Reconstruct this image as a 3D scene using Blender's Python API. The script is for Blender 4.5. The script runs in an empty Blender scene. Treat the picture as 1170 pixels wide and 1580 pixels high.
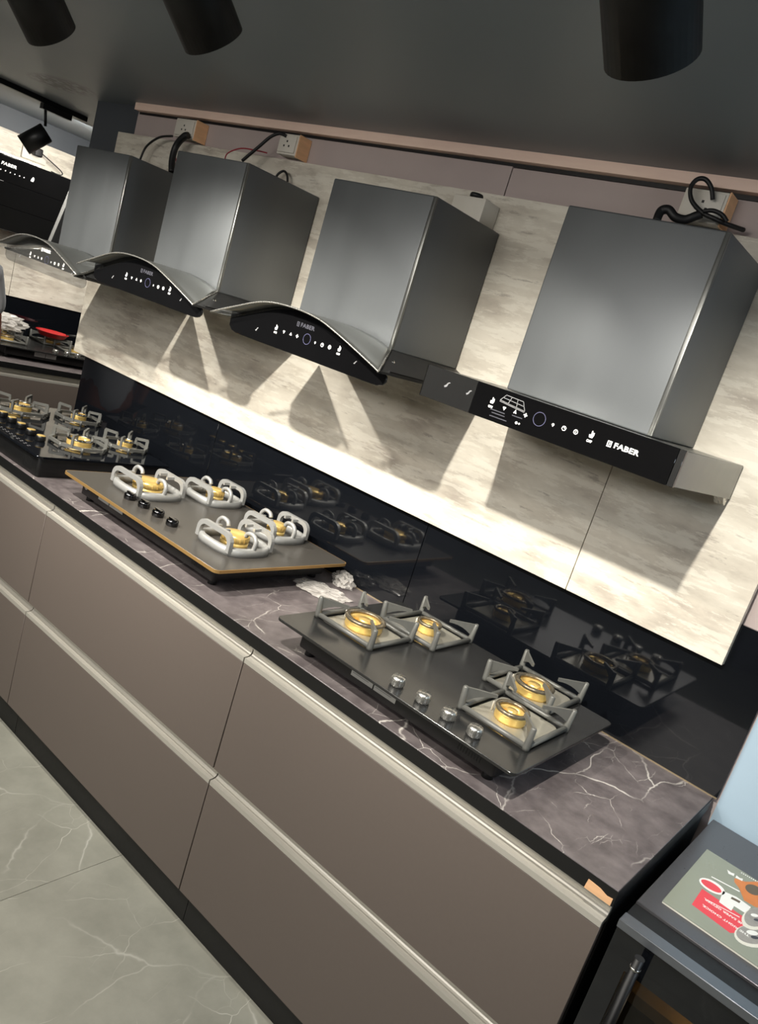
import bpy, bmesh, math, random
from math import sin, cos, pi, radians
from mathutils import Vector, Matrix, noise
random.seed(7)
S = bpy.context.scene
COL = S.collection

# ------------------------------------------------------------------ camera
IW, IH = 1170.0, 1580.0
CX, CY, CZ = 0.23718, -1.92882, 1.70888
RT = Vector((0.73995662, 0.60314266, 0.29779713))      # camera right in the world
DN = Vector((0.37823696, -0.00698568, -0.92568245))    # camera down
FW = Vector((-0.55623827, 0.79760274, -0.23329995))    # camera forward
FPX, PX, PY = 1199.92, 613.96, 824.46
cd = bpy.data.cameras.new('camera')
cam = bpy.data.objects.new('camera', cd)
COL.objects.link(cam)
cam.matrix_world = Matrix(((RT.x, -DN.x, -FW.x, CX), (RT.y, -DN.y, -FW.y, CY), (RT.z, -DN.z, -FW.z, CZ), (0, 0, 0, 1)))
cd.sensor_width = 36.0
cd.lens = FPX / IH * 36.0
cd.shift_x = -(PX - IW / 2) / IH
cd.shift_y = (PY - IH / 2) / IH
cd.clip_start = 0.02
S.camera = cam

def at(px, py, ax, val):
    """point of the photographed place seen at a pixel, on the plane where coordinate ax equals val"""
    d = RT * ((px - PX) / FPX) + DN * ((py - PY) / FPX) + FW
    c = Vector((CX, CY, CZ))
    return c + d * ((val - c[ax]) / d[ax])

# ------------------------------------------------------------------ world, exposure, big lights
S.view_settings.view_transform = 'Standard'
S.view_settings.look = 'None'
S.view_settings.gamma = 1.0
S.view_settings.exposure = 0.0
S.view_settings.use_curve_mapping = False
W = bpy.data.worlds.new('showroom_air')
S.world = W
W.use_nodes = True
W.node_tree.nodes['Background'].inputs[0].default_value = (0.9, 0.95, 1.0, 1)
W.node_tree.nodes['Background'].inputs[1].default_value = 0.12

def area(name, loc, aim, sx, sy, power, col):
    l = bpy.data.lights.new(name, 'AREA')
    l.shape = 'RECTANGLE'; l.size = sx; l.size_y = sy; l.energy = power; l.color = col
    o = bpy.data.objects.new(name, l); COL.objects.link(o)
    o.location = loc
    o.rotation_euler = (Vector(aim) - Vector(loc)).to_track_quat('-Z', 'Y').to_euler()
    return o
area('front_fill', (-0.9, -3.6, 2.2), (-1.2, 0.0, 1.5), 2.6, 0.5, 52, (1.0, 0.96, 0.91))  # added fill without a fixture, lifts the hood fronts and upper wall
area('floor_fill', (-1.7, -2.0, 2.24), (-1.7, -1.9, 0.0), 2.4, 0.3, 40, (1.0, 0.95, 0.86))  # added fill over the floor, no fixture of its own
area('side_room_light', (1.6, -0.9, 2.2), (1.0, -0.2, 0.9), 0.9, 0.6, 16, (0.80, 0.90, 1.0))
area('left_bay_fill', (-4.12, 0.5, 2.2), (-4.9, 0.5, 1.1), 0.2, 1.2, 36, (1.0, 0.96, 0.88))  # added fill that brightens the far left wall panel

SPOT_X = (-0.175, -0.875, -1.36, -2.12, -2.72)
SPOT_POWER = (84, 84, 96, 96, 84)
SPOT_PAN = (0, 2, 14, -14, -6)
SPOT_COL = (1.0, 0.955, 0.86)

# ------------------------------------------------------------------ materials
def lin(c):
    return tuple((x / 255.0 / 12.92) if x / 255.0 <= 0.04045 else ((x / 255.0 + 0.055) / 1.055) ** 2.4 for x in c[:3])

def nmat(name, c, rough=0.5, metal=0.0, vary=0.08, scale=30.0, bump=0.0, spec=0.5, rvary=0.06, stretch=(1, 1, 1), aniso=0.0, coat=0.0):
    """principled surface with procedural grain"""
    m = bpy.data.materials.new(name); m.use_nodes = True
    nt = m.node_tree; n = nt.nodes; L = nt.links
    p = n['Principled BSDF']
    tc = n.new('ShaderNodeTexCoord'); mp = n.new('ShaderNodeMapping'); nz = n.new('ShaderNodeTexNoise')
    mp.inputs['Scale'].default_value = stretch
    nz.inputs['Scale'].default_value = scale; nz.inputs['Detail'].default_value = 5
    L.new(tc.outputs['Object'], mp.inputs[0]); L.new(mp.outputs[0], nz.inputs[0])
    c = lin(c)
    mx = n.new('ShaderNodeMix'); mx.data_type = 'RGBA'
    mx.inputs[6].default_value = tuple(x * (1 - vary) for x in c) + (1,)
    mx.inputs[7].default_value = tuple(min(1, x * (1 + vary)) for x in c) + (1,)
    L.new(nz.outputs[0], mx.inputs[0]); L.new(mx.outputs[2], p.inputs['Base Color'])
    mr = n.new('ShaderNodeMapRange')
    mr.inputs[3].default_value = max(0.02, rough - rvary); mr.inputs[4].default_value = min(1, rough + rvary)
    L.new(nz.outputs[0], mr.inputs[0]); L.new(mr.outputs[0], p.inputs['Roughness'])
    p.inputs['Metallic'].default_value = metal
    p.inputs['Specular IOR Level'].default_value = spec
    p.inputs['Coat Weight'].default_value = coat
    if bump:
        b = n.new('ShaderNodeBump'); b.inputs['Strength'].default_value = bump; b.inputs['Distance'].default_value = 0.002
        L.new(nz.outputs[0], b.inputs['Height']); L.new(b.outputs[0], p.inputs['Normal'])
    return m

def ramp(nt, fac, stops):
    r = nt.nodes.new('ShaderNodeValToRGB')
    e = r.color_ramp.elements
    while len(e) < len(stops): e.new(0.5)
    for k, (pos, c) in enumerate(stops):
        e[k].position = pos; e[k].color = (tuple(c) + (1,)) if len(c) == 3 else c
    nt.links.new(fac, r.inputs[0])
    return r.outputs[0]

def marble(name, c0, c1, vein, vscale, vw, rough, cscale, amount=1.0):
    """stone with mottling and thin pale veins (ridges of distorted noise)"""
    m = bpy.data.materials.new(name); m.use_nodes = True
    nt = m.node_tree; n = nt.nodes; L = nt.links; p = n['Principled BSDF']
    tc = n.new('ShaderNodeTexCoord')
    nz = n.new('ShaderNodeTexNoise'); nz.inputs['Scale'].default_value = cscale; nz.inputs['Detail'].default_value = 8; nz.inputs['Roughness'].default_value = 0.62
    L.new(tc.outputs['Object'], nz.inputs[0])
    base = ramp(nt, nz.outputs[0], [(0.3, lin(c0)), (0.7, lin(c1))])
    # warp
    wz = n.new('ShaderNodeTexNoise'); wz.inputs['Scale'].default_value = vscale * 2.2; wz.inputs['Detail'].default_value = 4
    L.new(tc.outputs['Object'], wz.inputs[0])
    vm = n.new('ShaderNodeVectorMath'); vm.operation = 'MULTIPLY_ADD'
    vm.inputs[1].default_value = (0.22 / vscale,) * 3
    L.new(wz.outputs['Color'], vm.inputs[0]); L.new(tc.outputs['Object'], vm.inputs[2])
    masks = []
    for k, (sc, w, thr) in enumerate(((vscale, vw, 0.5), (vscale * 2.1, vw * 0.6, 0.50), (vscale * 4.3, vw * 0.8, 0.56))):
        mp = n.new('ShaderNodeMapping'); mp.inputs['Location'].default_value = (3.1 * k, 1.7 * k, 0.3)
        mp.inputs['Rotation'].default_value = (0, 0, 0.6 + 0.9 * k)
        mp.inputs['Scale'].default_value = (1.0, 0.55, 1.0)
        L.new(vm.outputs[0], mp.inputs[0])
        vo = n.new('ShaderNodeTexVoronoi'); vo.feature = 'DISTANCE_TO_EDGE'; vo.inputs['Scale'].default_value = sc
        L.new(mp.outputs[0], vo.inputs[0])
        line = ramp(nt, vo.outputs['Distance'], [(0.0, (1, 1, 1)), (w, (0, 0, 0))])
        pn = n.new('ShaderNodeTexNoise'); pn.inputs['Scale'].default_value = sc * 1.3; pn.inputs['Detail'].default_value = 3
        L.new(mp.outputs[0], pn.inputs[0])
        patch = ramp(nt, pn.outputs[0], [(thr - 0.02, (0, 0, 0)), (thr + 0.12, (1, 1, 1))])
        mu = n.new('ShaderNodeMath'); mu.operation = 'MULTIPLY'
        L.new(line, mu.inputs[0]); L.new(patch, mu.inputs[1])
        masks.append(mu.outputs[0])
    ad = n.new('ShaderNodeMath'); ad.operation = 'MAXIMUM'
    L.new(masks[0], ad.inputs[0]); L.new(masks[1], ad.inputs[1])
    a2 = n.new('ShaderNodeMath'); a2.operation = 'MAXIMUM'; m3 = n.new('ShaderNodeMath'); m3.operation = 'MULTIPLY'; m3.inputs[1].default_value = 0.55
    L.new(masks[2], m3.inputs[0]); L.new(ad.outputs[0], a2.inputs[0]); L.new(m3.outputs[0], a2.inputs[1]); ad = a2
    sc_ = n.new('ShaderNodeMath'); sc_.operation = 'MULTIPLY'; sc_.inputs[1].default_value = amount
    L.new(ad.outputs[0], sc_.inputs[0])
    mx = n.new('ShaderNodeMix'); mx.data_type = 'RGBA'
    L.new(sc_.outputs[0], mx.inputs[0]); L.new(base, mx.inputs[6]); mx.inputs[7].default_value = lin(vein) + (1,)
    L.new(mx.outputs[2], p.inputs['Base Color'])
    mr = n.new('ShaderNodeMapRange'); mr.inputs[3].default_value = rough - 0.05; mr.inputs[4].default_value = rough + 0.08
    L.new(nz.outputs[0], mr.inputs[0]); L.new(mr.outputs[0], p.inputs['Roughness'])
    return m

def cladding(name):
    """whitewashed boards: pale ground with horizontal grey-brown brush streaks"""
    m = bpy.data.materials.new(name); m.use_nodes = True
    nt = m.node_tree; n = nt.nodes; L = nt.links; p = n['Principled BSDF']
    tc = n.new('ShaderNodeTexCoord')
    def nz(scale, st, det, rough=0.6, loc=(0, 0, 0)):
        mp = n.new('ShaderNodeMapping'); mp.inputs['Scale'].default_value = st; mp.inputs['Location'].default_value = loc
        t = n.new('ShaderNodeTexNoise'); t.inputs['Scale'].default_value = scale; t.inputs['Detail'].default_value = det; t.inputs['Roughness'].default_value = rough
        L.new(tc.outputs['Object'], mp.inputs[0]); L.new(mp.outputs[0], t.inputs[0]); return t.outputs[0]
    big = nz(5.0, (0.8, 0.8, 2.4), 6, 0.6)
    fine = nz(8.5, (0.6, 0.6, 3.4), 10, 0.74, (4, 2, 1))
    c = ramp(nt, big, [(0.34, lin((168, 158, 146))), (0.47, lin((196, 188, 174))), (0.62, lin((212, 205, 191)))])
    d = ramp(nt, fine, [(0.505, (0, 0, 0)), (0.535, (1, 1, 1))])
    mx = n.new('ShaderNodeMix'); mx.data_type = 'RGBA'
    mu = n.new('ShaderNodeMath'); mu.operation = 'MULTIPLY'; mu.inputs[1].default_value = 0.46
    L.new(d, mu.inputs[0]); L.new(mu.outputs[0], mx.inputs[0]); L.new(c, mx.inputs[6]); mx.inputs[7].default_value = lin((228, 223, 210)) + (1,)
    sp = ramp(nt, nz(9.0, (0.6, 0.6, 4.0), 8, 0.75, (9, 1, 5)), [(0.60, (0, 0, 0)), (0.645, (1, 1, 1))])
    m2 = n.new('ShaderNodeMix'); m2.data_type = 'RGBA'
    mu2 = n.new('ShaderNodeMath'); mu2.operation = 'MULTIPLY'; mu2.inputs[1].default_value = 0.62
    L.new(sp, mu2.inputs[0]); L.new(mu2.outputs[0], m2.inputs[0]); L.new(mx.outputs[2], m2.inputs[6]); m2.inputs[7].default_value = lin((146, 136, 126)) + (1,)
    L.new(m2.outputs[2], p.inputs['Base Color'])
    p.inputs['Roughness'].default_value = 0.55
    return m

def ceiling_paint(name):
    m = nmat(name, (110, 117, 122), 0.42, 0, 0.10, 3.0, 0.02)
    nt = m.node_tree; n = nt.nodes; L = nt.links; p = n['Principled BSDF']
    tc = n.new('ShaderNodeTexCoord')
    mp = n.new('ShaderNodeMapping'); mp.inputs['Location'].default_value = (3.40, 0.13, 0)
    L.new(tc.outputs['Object'], mp.inputs[0])
    sc = n.new('ShaderNodeVectorMath'); sc.operation = 'MULTIPLY'; sc.inputs[1].default_value = (4.2, 8.5, 0)
    L.new(mp.outputs[0], sc.inputs[0])
    ln = n.new('ShaderNodeVectorMath'); ln.operation = 'LENGTH'; L.new(sc.outputs[0], ln.inputs[0])
    blob = ramp(nt, ln.outputs['Value'], [(0.55, (1, 1, 1)), (1.0, (0, 0, 0))])
    nz = n.new('ShaderNodeTexNoise'); nz.inputs['Scale'].default_value = 34; nz.inputs['Detail'].default_value = 6
    L.new(tc.outputs['Object'], nz.inputs[0])
    sp = ramp(nt, nz.outputs[0], [(0.40, (0, 0, 0)), (0.52, (1, 1, 1))])
    mu = n.new('ShaderNodeMath'); mu.operation = 'MULTIPLY'; L.new(blob, mu.inputs[0]); L.new(sp, mu.inputs[1])
    src = p.inputs['Base Color'].links[0].from_socket
    mx = n.new('ShaderNodeMix'); mx.data_type = 'RGBA'
    L.new(mu.outputs[0], mx.inputs[0]); L.new(src, mx.inputs[6]); mx.inputs[7].default_value = lin((14, 14, 13)) + (1,)
    L.new(mx.outputs[2], p.inputs['Base Color'])
    return m

def glass(name, tint, alpha, rough=0.03):
    """tinted sheet: part see-through, part mirror"""
    m = bpy.data.materials.new(name); m.use_nodes = True
    nt = m.node_tree; n = nt.nodes; L = nt.links
    p = n['Principled BSDF']
    nz = n.new('ShaderNodeTexNoise'); nz.inputs['Scale'].default_value = 60
    mr = n.new('ShaderNodeMapRange'); mr.inputs[3].default_value = rough; mr.inputs[4].default_value = rough + 0.04
    L.new(nz.outputs[0], mr.inputs[0]); L.new(mr.outputs[0], p.inputs['Roughness'])
    p.inputs['Base Color'].default_value = lin(tint) + (1,)
    p.inputs['Alpha'].default_value = alpha
    return m

def emit(name, c, e):
    m = bpy.data.materials.new(name); m.use_nodes = True
    p = m.node_tree.nodes['Principled BSDF']
    p.inputs['Emission Color'].default_value = lin(c) + (1,); p.inputs['Emission Strength'].default_value = e
    p.inputs['Base Color'].default_value = lin(c) + (1,)
    return m

M = dict(
    floor=marble('floor_marble', (164, 163, 151), (190, 189, 176), (240, 238, 228), 1.9, 0.0045, 0.33, 5.5, 0.9),
    worktop=marble('worktop_marble', (82, 75, 76), (122, 114, 114), (224, 218, 210), 4.6, 0.010, 0.36, 16, 0.95),
    clad=cladding('whitewashed_boards'),
    ceiling=ceiling_paint('ceiling_paint'),
    plaster=nmat('grey_pink_plaster', (178, 164, 160), 0.8, 0, 0.07, 9, 0.05),
    darkwall=nmat('dark_grey_wall_paint', (74, 78, 84), 0.6, 0, 0.08, 7, 0.03),
    wall=nmat('warm_grey_wall_paint', (112, 110, 107), 0.7, 0, 0.06, 7),
    blue=nmat('pale_blue_wall_paint', (168, 190, 206), 0.6, 0, 0.06, 5, 0.04),
    cove=nmat('bare_pink_board', (252, 218, 200), 0.75, 0, 0.10, 14, 0.06, stretch=(1, 4, 6)),
    black_gloss=nmat('black_glass', (14, 16, 20), 0.045, 0, 0.2, 8, rvary=0.02, spec=0.55),
    black_plate=nmat('satin_black_glass', (34, 34, 34), 0.24, 0, 0.05, 120, rvary=0.015, spec=0.6),
    bronze_plate=nmat('bronze_grey_glass', (66, 63, 59), 0.30, 0, 0.03, 120, rvary=0.012, spec=0.6),
    black=nmat('black_painted_steel', (14, 14, 15), 0.42, 0, 0.15, 40),
    black_matte=nmat('black_laminate', (17, 17, 18), 0.55, 0, 0.2, 60, 0.05),
    panel_black=nmat('black_control_glass', (10, 10, 11), 0.06, 0, 0.15, 8, rvary=0.02, spec=0.6),
    panel_grey=nmat('smoked_grey_glass', (32, 32, 32), 0.12, 0, 0.15, 8, rvary=0.03, spec=0.6),
    hood_dark=nmat('dark_hood_steel', (52, 52, 52), 0.42, 0.5, 0.08, 14, 0.02),
    hood=nmat('brushed_black_steel', (104, 107, 109), 0.46, 0.55, 0.08, 14, 0.02, stretch=(1, 1, 0.15)),
    canopy=nmat('satin_grey_steel', (124, 125, 122), 0.30, 0.8, 0.06, 20),
    steel=nmat('brushed_stainless_steel', (204, 202, 196), 0.27, 0.9, 0.08, 60, 0.0, stretch=(8, 1, 1)),
    chrome=nmat('polished_chrome', (206, 205, 200), 0.10, 1.0, 0.06, 20),
    darkchrome=nmat('dark_chrome', (80, 80, 82), 0.14, 1.0, 0.1, 20),
    alu=nmat('anodised_aluminium', (196, 192, 183), 0.36, 0.4, 0.05, 40, 0.02, stretch=(0.2, 3, 3)),
    taupe=nmat('taupe_laminate', (105, 95, 89), 0.45, 0, 0.05, 90, 0.02),
    iron=nmat('grey_enamelled_iron', (104, 104, 100), 0.42, 0.25, 0.10, 90, 0.05),
    cast=nmat('light_grey_cast_metal', (158, 158, 156), 0.40, 0.35, 0.08, 90, 0.05),
    brass=nmat('polished_brass', (246, 210, 128), 0.30, 0.62, 0.05, 20, rvary=0.03),
    bronze_ring=nmat('burnished_ring', (132, 122, 104), 0.26, 0.7, 0.06, 20),
    bead=nmat('pale_brass_bead', (150, 134, 108), 0.4, 0.3, 0.04, 20),
    strip=nmat('brushed_dark_steel_strip', (120, 124, 130), 0.36, 0.7, 0.08, 60),
    clear=glass('clear_glass', (200, 205, 205), 0.12),
    can=nmat('matt_black_lamp_can', (7, 7, 7), 0.5, 0, 0.1, 40, spec=0.25),
    gold=nmat('gold_edge_trim', (186, 148, 92), 0.34, 0.6, 0.03, 20, rvary=0.02),
    tray=nmat('polished_drip_tray', (186, 182, 168), 0.24, 0.6, 0.06, 30),
    white=nmat('white_print', (236, 236, 232), 0.6, 0, 0.03, 40),
    greyprint=nmat('grey_print', (120, 120, 122), 0.6, 0, 0.05, 40),
    midprint=nmat('silver_grey_print', (150, 146, 140), 0.4, 0, 0.25, 90),
    dimprint=nmat('dim_print', (58, 58, 66), 0.5, 0, 0.05, 40),
    ringprint=nmat('violet_grey_print', (74, 74, 104), 0.5, 0, 0.05, 40),
    sticker=nmat('silver_sticker', (176, 176, 172), 0.4, 0.1, 0.08, 80),
    plastic=nmat('ivory_plastic', (214, 208, 196), 0.5, 0, 0.05, 30),
    wood=nmat('raw_pine', (236, 186, 140), 0.65, 0, 0.16, 18, 0.06, stretch=(1, 1, 6)),
    shelfwood=nmat('oak_shelf', (172, 136, 84), 0.5, 0, 0.15, 16, 0.05, stretch=(1, 5, 5)),
    rubber=nmat('black_rubber', (16, 16, 17), 0.55, 0, 0.15, 50),
    red_wire=nmat('red_wire_sleeve', (150, 36, 52), 0.5, 0, 0.1, 50),
    red=nmat('red_enamel', (190, 40, 42), 0.3, 0, 0.1, 30),
    redprint=nmat('red_print', (226, 66, 76), 0.4, 0, 0.05, 40),
    orangeprint=nmat('orange_print', (206, 124, 62), 0.45, 0, 0.18, 60),
    brownprint=nmat('brown_print', (96, 84, 66), 0.45, 0, 0.12, 60),
    paper=nmat('olive_grey_coated_paper', (142, 146, 130), 0.26, 0, 0.04, 6),
    papercut=nmat('white_paper_edge', (222, 220, 208), 0.7, 0, 0.05, 40),
    glasspanel=glass('clear_smoked_glass', (70, 70, 68), 0.34),
    door_glass=glass('smoked_door_glass', (8, 7, 5), 0.50),
    bag=glass('clear_polythene', (225, 220, 214), 0.42, 0.12),
    satin_top=nmat('grey_satin_steel_top', (98, 97, 100), 0.30, 0.55, 0.08, 160, 0.04),
    skin=nmat('skin', (150, 98, 80), 0.55, 0, 0.10, 40, 0.03),
    shirt=nmat('pale_grey_cotton', (196, 198, 204), 0.85, 0, 0.06, 120, 0.08),
    trousers=nmat('dark_trousers', (40, 42, 50), 0.85, 0, 0.08, 120, 0.08),
    hair=nmat('black_hair', (20, 18, 17), 0.5, 0, 0.2, 90, 0.1),
    green=nmat('green_print', (110, 180, 90), 0.5, 0, 0.1, 40),
    lens=emit('lit_lamp_lens', (255, 244, 220), 6.0),
)

# ------------------------------------------------------------------ mesh helpers
class MB:
    """collects shapes into one mesh"""
    def __init__(self): self.v = []; self.f = []; self.sm = []
    def add(self, vs, fs, smooth=False):
        o = len(self.v); self.v += [tuple(x) for x in vs]
        for f in fs: self.f.append(tuple(i + o for i in f)); self.sm.append(smooth)
        return self
    def box(self, x0, x1, y0, y1, z0, z1):
        vs = [(x, y, z) for z in (z0, z1) for y in (y0, y1) for x in (x0, x1)]
        return self.add(vs, [(0, 2, 3, 1), (4, 5, 7, 6), (0, 1, 5, 4), (2, 6, 7, 3), (0, 4, 6, 2), (1, 3, 7, 5)])
    def prism(self, pts, a0, a1, axis='z', smooth=False):
        """closed outline pts (u,v) extruded from a0 to a1 along axis"""
        def P(u, v, a): return (u, v, a) if axis == 'z' else ((u, a, v) if axis == 'y' else (a, u, v))
        n = len(pts)
        vs = [P(u, v, a0) for u, v in pts] + [P(u, v, a1) for u, v in pts]
        self.add(vs, [tuple(range(n))[::-1], tuple(range(n, 2 * n))])
        self.add(vs, [(i, (i + 1) % n, n + (i + 1) % n, n + i) for i in range(n)], smooth)
        return self
    def lathe(self, prof, c=(0, 0, 0), seg=32, smooth=True):
        vs = []; fs = []
        n = len(prof)
        for k in range(seg):
            a = 2 * pi * k / seg
            vs += [(c[0] + r * cos(a), c[1] + r * sin(a), c[2] + z) for r, z in prof]
        for k in range(seg):
            k2 = (k + 1) % seg
            for i in range(n - 1): fs.append((k * n + i, k2 * n + i, k2 * n + i + 1, k * n + i + 1))
        self.add(vs, fs, smooth)
        if prof[0][0] > 1e-6: pass
        return self
    def tube(self, pts, r, seg=8, closed=False, caps=True):
        pts = [Vector(p) for p in pts]; n = len(pts); vs = []; fs = []
        rr = r if hasattr(r, '__len__') else [r] * n
        up = None
        for i, p in enumerate(pts):
            if closed: t = pts[(i + 1) % n] - pts[i - 1]
            else: t = pts[min(i + 1, n - 1)] - pts[max(i - 1, 0)]
            t.normalize()
            if up is None:
                up = t.orthogonal().normalized()
            else:
                up = (up - t * up.dot(t)); up = up.normalized() if up.length > 1e-6 else t.orthogonal().normalized()
            s = t.cross(up)
            vs += [p + (up * cos(2 * pi * k / seg) + s * sin(2 * pi * k / seg)) * rr[i] for k in range(seg)]
        for i in range(n if closed else n - 1):
            j = (i + 1) % n
            for k in range(seg):
                fs.append((i * seg + k, i * seg + (k + 1) % seg, j * seg + (k + 1) % seg, j * seg + k))
        self.add(vs, fs, True)
        if not closed and caps:
            self.add(vs[:seg], [tuple(range(seg))[::-1]]); self.add(vs[-seg:], [tuple(range(seg))])
        return self
    def bar(self, a, b, w, h, up=(0, 0, 1)):
        """rectangular bar from a to b, w wide, h high"""
        a = Vector(a); b = Vector(b); t = (b - a).normalized(); up = Vector(up)
        s = t.cross(up).normalized(); u = s.cross(t)
        vs = []
        for p in (a, b):
            for sx, sz in ((-1, -1), (1, -1), (1, 1), (-1, 1)): vs.append(p + s * (sx * w / 2) + u * (sz * h / 2))
        return self.add(vs, [(3, 2, 1, 0), (4, 5, 6, 7), (0, 1, 5, 4), (1, 2, 6, 5), (2, 3, 7, 6), (3, 0, 4, 7)])
    def loft(self, rows, smooth=True, close=False):
        n = len(rows[0]); vs = [p for r in rows for p in r]; fs = []
        for i in range(len(rows) - 1):
            for k in range(n if close else n - 1):
                k2 = (k + 1) % n
                fs.append((i * n + k, i * n + k2, (i + 1) * n + k2, (i + 1) * n + k))
        return self.add(vs, fs, smooth)
    def build(self, name, mat, parent=None, loc=None, bevel=0.0, seg=2, solid=0.0):
        me = bpy.data.meshes.new(name)
        me.from_pydata(self.v, [], self.f)
        me.polygons.foreach_set('use_smooth', self.sm)
        bm = bmesh.new(); bm.from_mesh(me)
        bmesh.ops.remove_doubles(bm, verts=bm.verts, dist=1e-6)
        bmesh.ops.recalc_face_normals(bm, faces=bm.faces)
        if bevel:
            es = [e for e in bm.edges if len(e.link_faces) == 2 and e.calc_face_angle(0) > 0.5]
            bmesh.ops.bevel(bm, geom=es, offset=bevel, segments=seg, affect='EDGES', profile=0.5, clamp_overlap=True)
            for f in bm.faces: f.smooth = True
        bm.to_mesh(me); bm.free()
        if bevel:
            try: me.set_sharp_from_angle(angle=radians(40))
            except Exception: pass
        me.materials.append(mat)
        o = bpy.data.objects.new(name, me); COL.objects.link(o)
        if parent is not None: o.parent = parent
        if loc is not None: o.location = loc
        if solid:
            s = o.modifiers.new('thickness', 'SOLIDIFY'); s.thickness = solid; s.offset = -1
        return o

def rrect(x0, x1, y0, y1, r, k=5):
    pts = []
    for cx, cy, a0 in ((x1 - r, y1 - r, 0), (x0 + r, y1 - r, 90), (x0 + r, y0 + r, 180), (x1 - r, y0 + r, 270)):
        for i in range(k + 1):
            a = radians(a0 + 90.0 * i / k); pts.append((cx + r * cos(a), cy + r * sin(a)))
    return pts

def tag(o, label, cat, group=None, kind=None):
    o['label'] = label; o['category'] = cat
    if group: o['group'] = group
    if kind: o['kind'] = kind
    return o
def thing(name, label, cat, loc=(0, 0, 0), rz=0.0, group=None):
    o = bpy.data.objects.new(name, None); COL.objects.link(o)
    o.empty_display_size = 0.05
    o.location = loc; o.rotation_euler = (0, 0, rz)
    return tag(o, label, cat, group)
def struct(o): o['kind'] = 'structure'; return o
def curve_pts(pts, n=8):
    """smooth points through a list (catmull-rom)"""
    P = [Vector(p) for p in pts]; out = []
    for i in range(len(P) - 1):
        p0 = P[max(i - 1, 0)]; p1 = P[i]; p2 = P[i + 1]; p3 = P[min(i + 2, len(P) - 1)]
        for k in range(n):
            t = k / n
            out.append(0.5 * ((2 * p1) + (p2 - p0) * t + (2 * p0 - 5 * p1 + 4 * p2 - p3) * t * t + (3 * p1 - p0 - 3 * p2 + p3) * t ** 3))
    out.append(P[-1]); return out

def text_mesh(name, s, size, mat, parent, loc, rot, bold=0.0, xs=1.0, depth=0.0004, align='CENTER', spacing=1.0):
    c = bpy.data.curves.new(name, 'FONT'); c.body = s; c.size = size; c.offset = bold; c.extrude = depth
    c.align_x = align; c.align_y = 'CENTER'; c.space_character = spacing; c.resolution_u = 2
    t = bpy.data.objects.new(name + '_curve', c); COL.objects.link(t)
    me = bpy.data.meshes.new_from_object(t.evaluated_get(bpy.context.evaluated_depsgraph_get()))
    bpy.data.objects.remove(t)
    me.name = name
    me.transform(Matrix.Diagonal((xs, 1, 1, 1)))
    me.materials.clear(); me.materials.append(mat)
    o = bpy.data.objects.new(name, me); COL.objects.link(o)
    o.parent = parent; o.location = loc; o.rotation_euler = rot
    return o

H = 0.92          # worktop height
# ------------------------------------------------------------------ the setting
fl = struct(MB().box(-5.0, 3.0, -5.0, 2.6, -0.06, -0.012).build('floor', M['floor']))
tx = [-1.335 + 0.8 * k for k in range(-5, 6)]
for i, x in enumerate(tx):
    for j, y in enumerate((-5.0, -3.4, -1.8, -0.2, 1.4)):
        y1 = min(y + 1.6, 2.6)
        x1 = min(x + 0.8, 3.0); x0 = max(x, -5.0)
        if x1 - x0 < 0.05: continue
        t = MB().box(-(x1 - x0) / 2 + 0.0008, (x1 - x0) / 2 - 0.0008, -(y1 - y) / 2 + 0.0008, (y1 - y) / 2 - 0.0008, -0.012, 0.0)
        o = t.build('floor_tile', M['floor'], fl, ((x0 + x1) / 2, (y + y1) / 2, 0))
ZC = 2.285
struct(MB().box(-5.0, 3.0, -5.0, 2.6, ZC, ZC + 0.06).build('ceiling', M['ceiling']))
# the partition behind the hoods; its header runs on to the left above the opening
struct(MB().box(-3.02, 0.012, 0.012, 0.14, 0.0, ZC).build('wall_back', M['plaster']))
struct(MB().box(-3.37, -3.02, 0.022, 0.14, 1.95, ZC).build('trim_1', M['darkwall']))
struct(MB().box(0.012, 3.0, 0.012, 0.14, 0.0, ZC).build('wall_right', M['blue']))
# plaster boards of the strip above the cladding, the joint left open
pb = thing('plaster_strip', 'grey pink plasterboard strip above the whitewashed panels, below the ceiling', 'plasterboard', (-1.5, 0.0, 2.165))
MB().box(-3.0 + 1.5, -1.118 + 1.5, -0.001, 0.012, 0.0, 0.082).build('board', M['plaster'], pb)
MB().box(-1.115 + 1.5, 0.012 + 1.5, 0.0005, 0.012, 0.0, 0.078).build('board', M['plaster'], pb)
struct(MB().box(-3.0, 0.3, -0.022, 0.011, 2.258, ZC).build('trim_2', M['cove']))
struct(MB().box(-3.0, 0.01, 0.004, 0.0116, 2.2475, 2.2575).build('gap_shade', M['black_matte']))  # black strip painted in for the shade of the gap below the cove
struct(MB().box(-5.0, -4.92, -5.0, 2.6, 0.0, ZC).build('wall_left', M['darkwall']))
struct(MB().box(3.0, 3.06, -5.0, 2.6, 0.0, ZC).build('wall_side', M['wall']))
struct(MB().box(-5.0, 3.0, -5.06, -5.0, 0.0, ZC).build('wall_front', M['wall']))
struct(MB().box(-5.0, 3.0, 2.6, 2.66, 0.0, ZC).build('wall_far', M['darkwall']))

# whitewashed cladding boards
cl = thing('wall_cladding', 'whitewashed streaky board cladding on the wall behind the four cooker hoods', 'wall panel', (-1.6, -0.01, 1.226))
for x0, x1 in ((-3.085, -0.5245), (-0.5225, -0.098)):
    MB().box(x0 + 1.6, x1 + 1.6, -0.012, 0.009, 0.0, 0.937).build('panel', M['clad'], cl, bevel=0.0008, seg=1)
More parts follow.
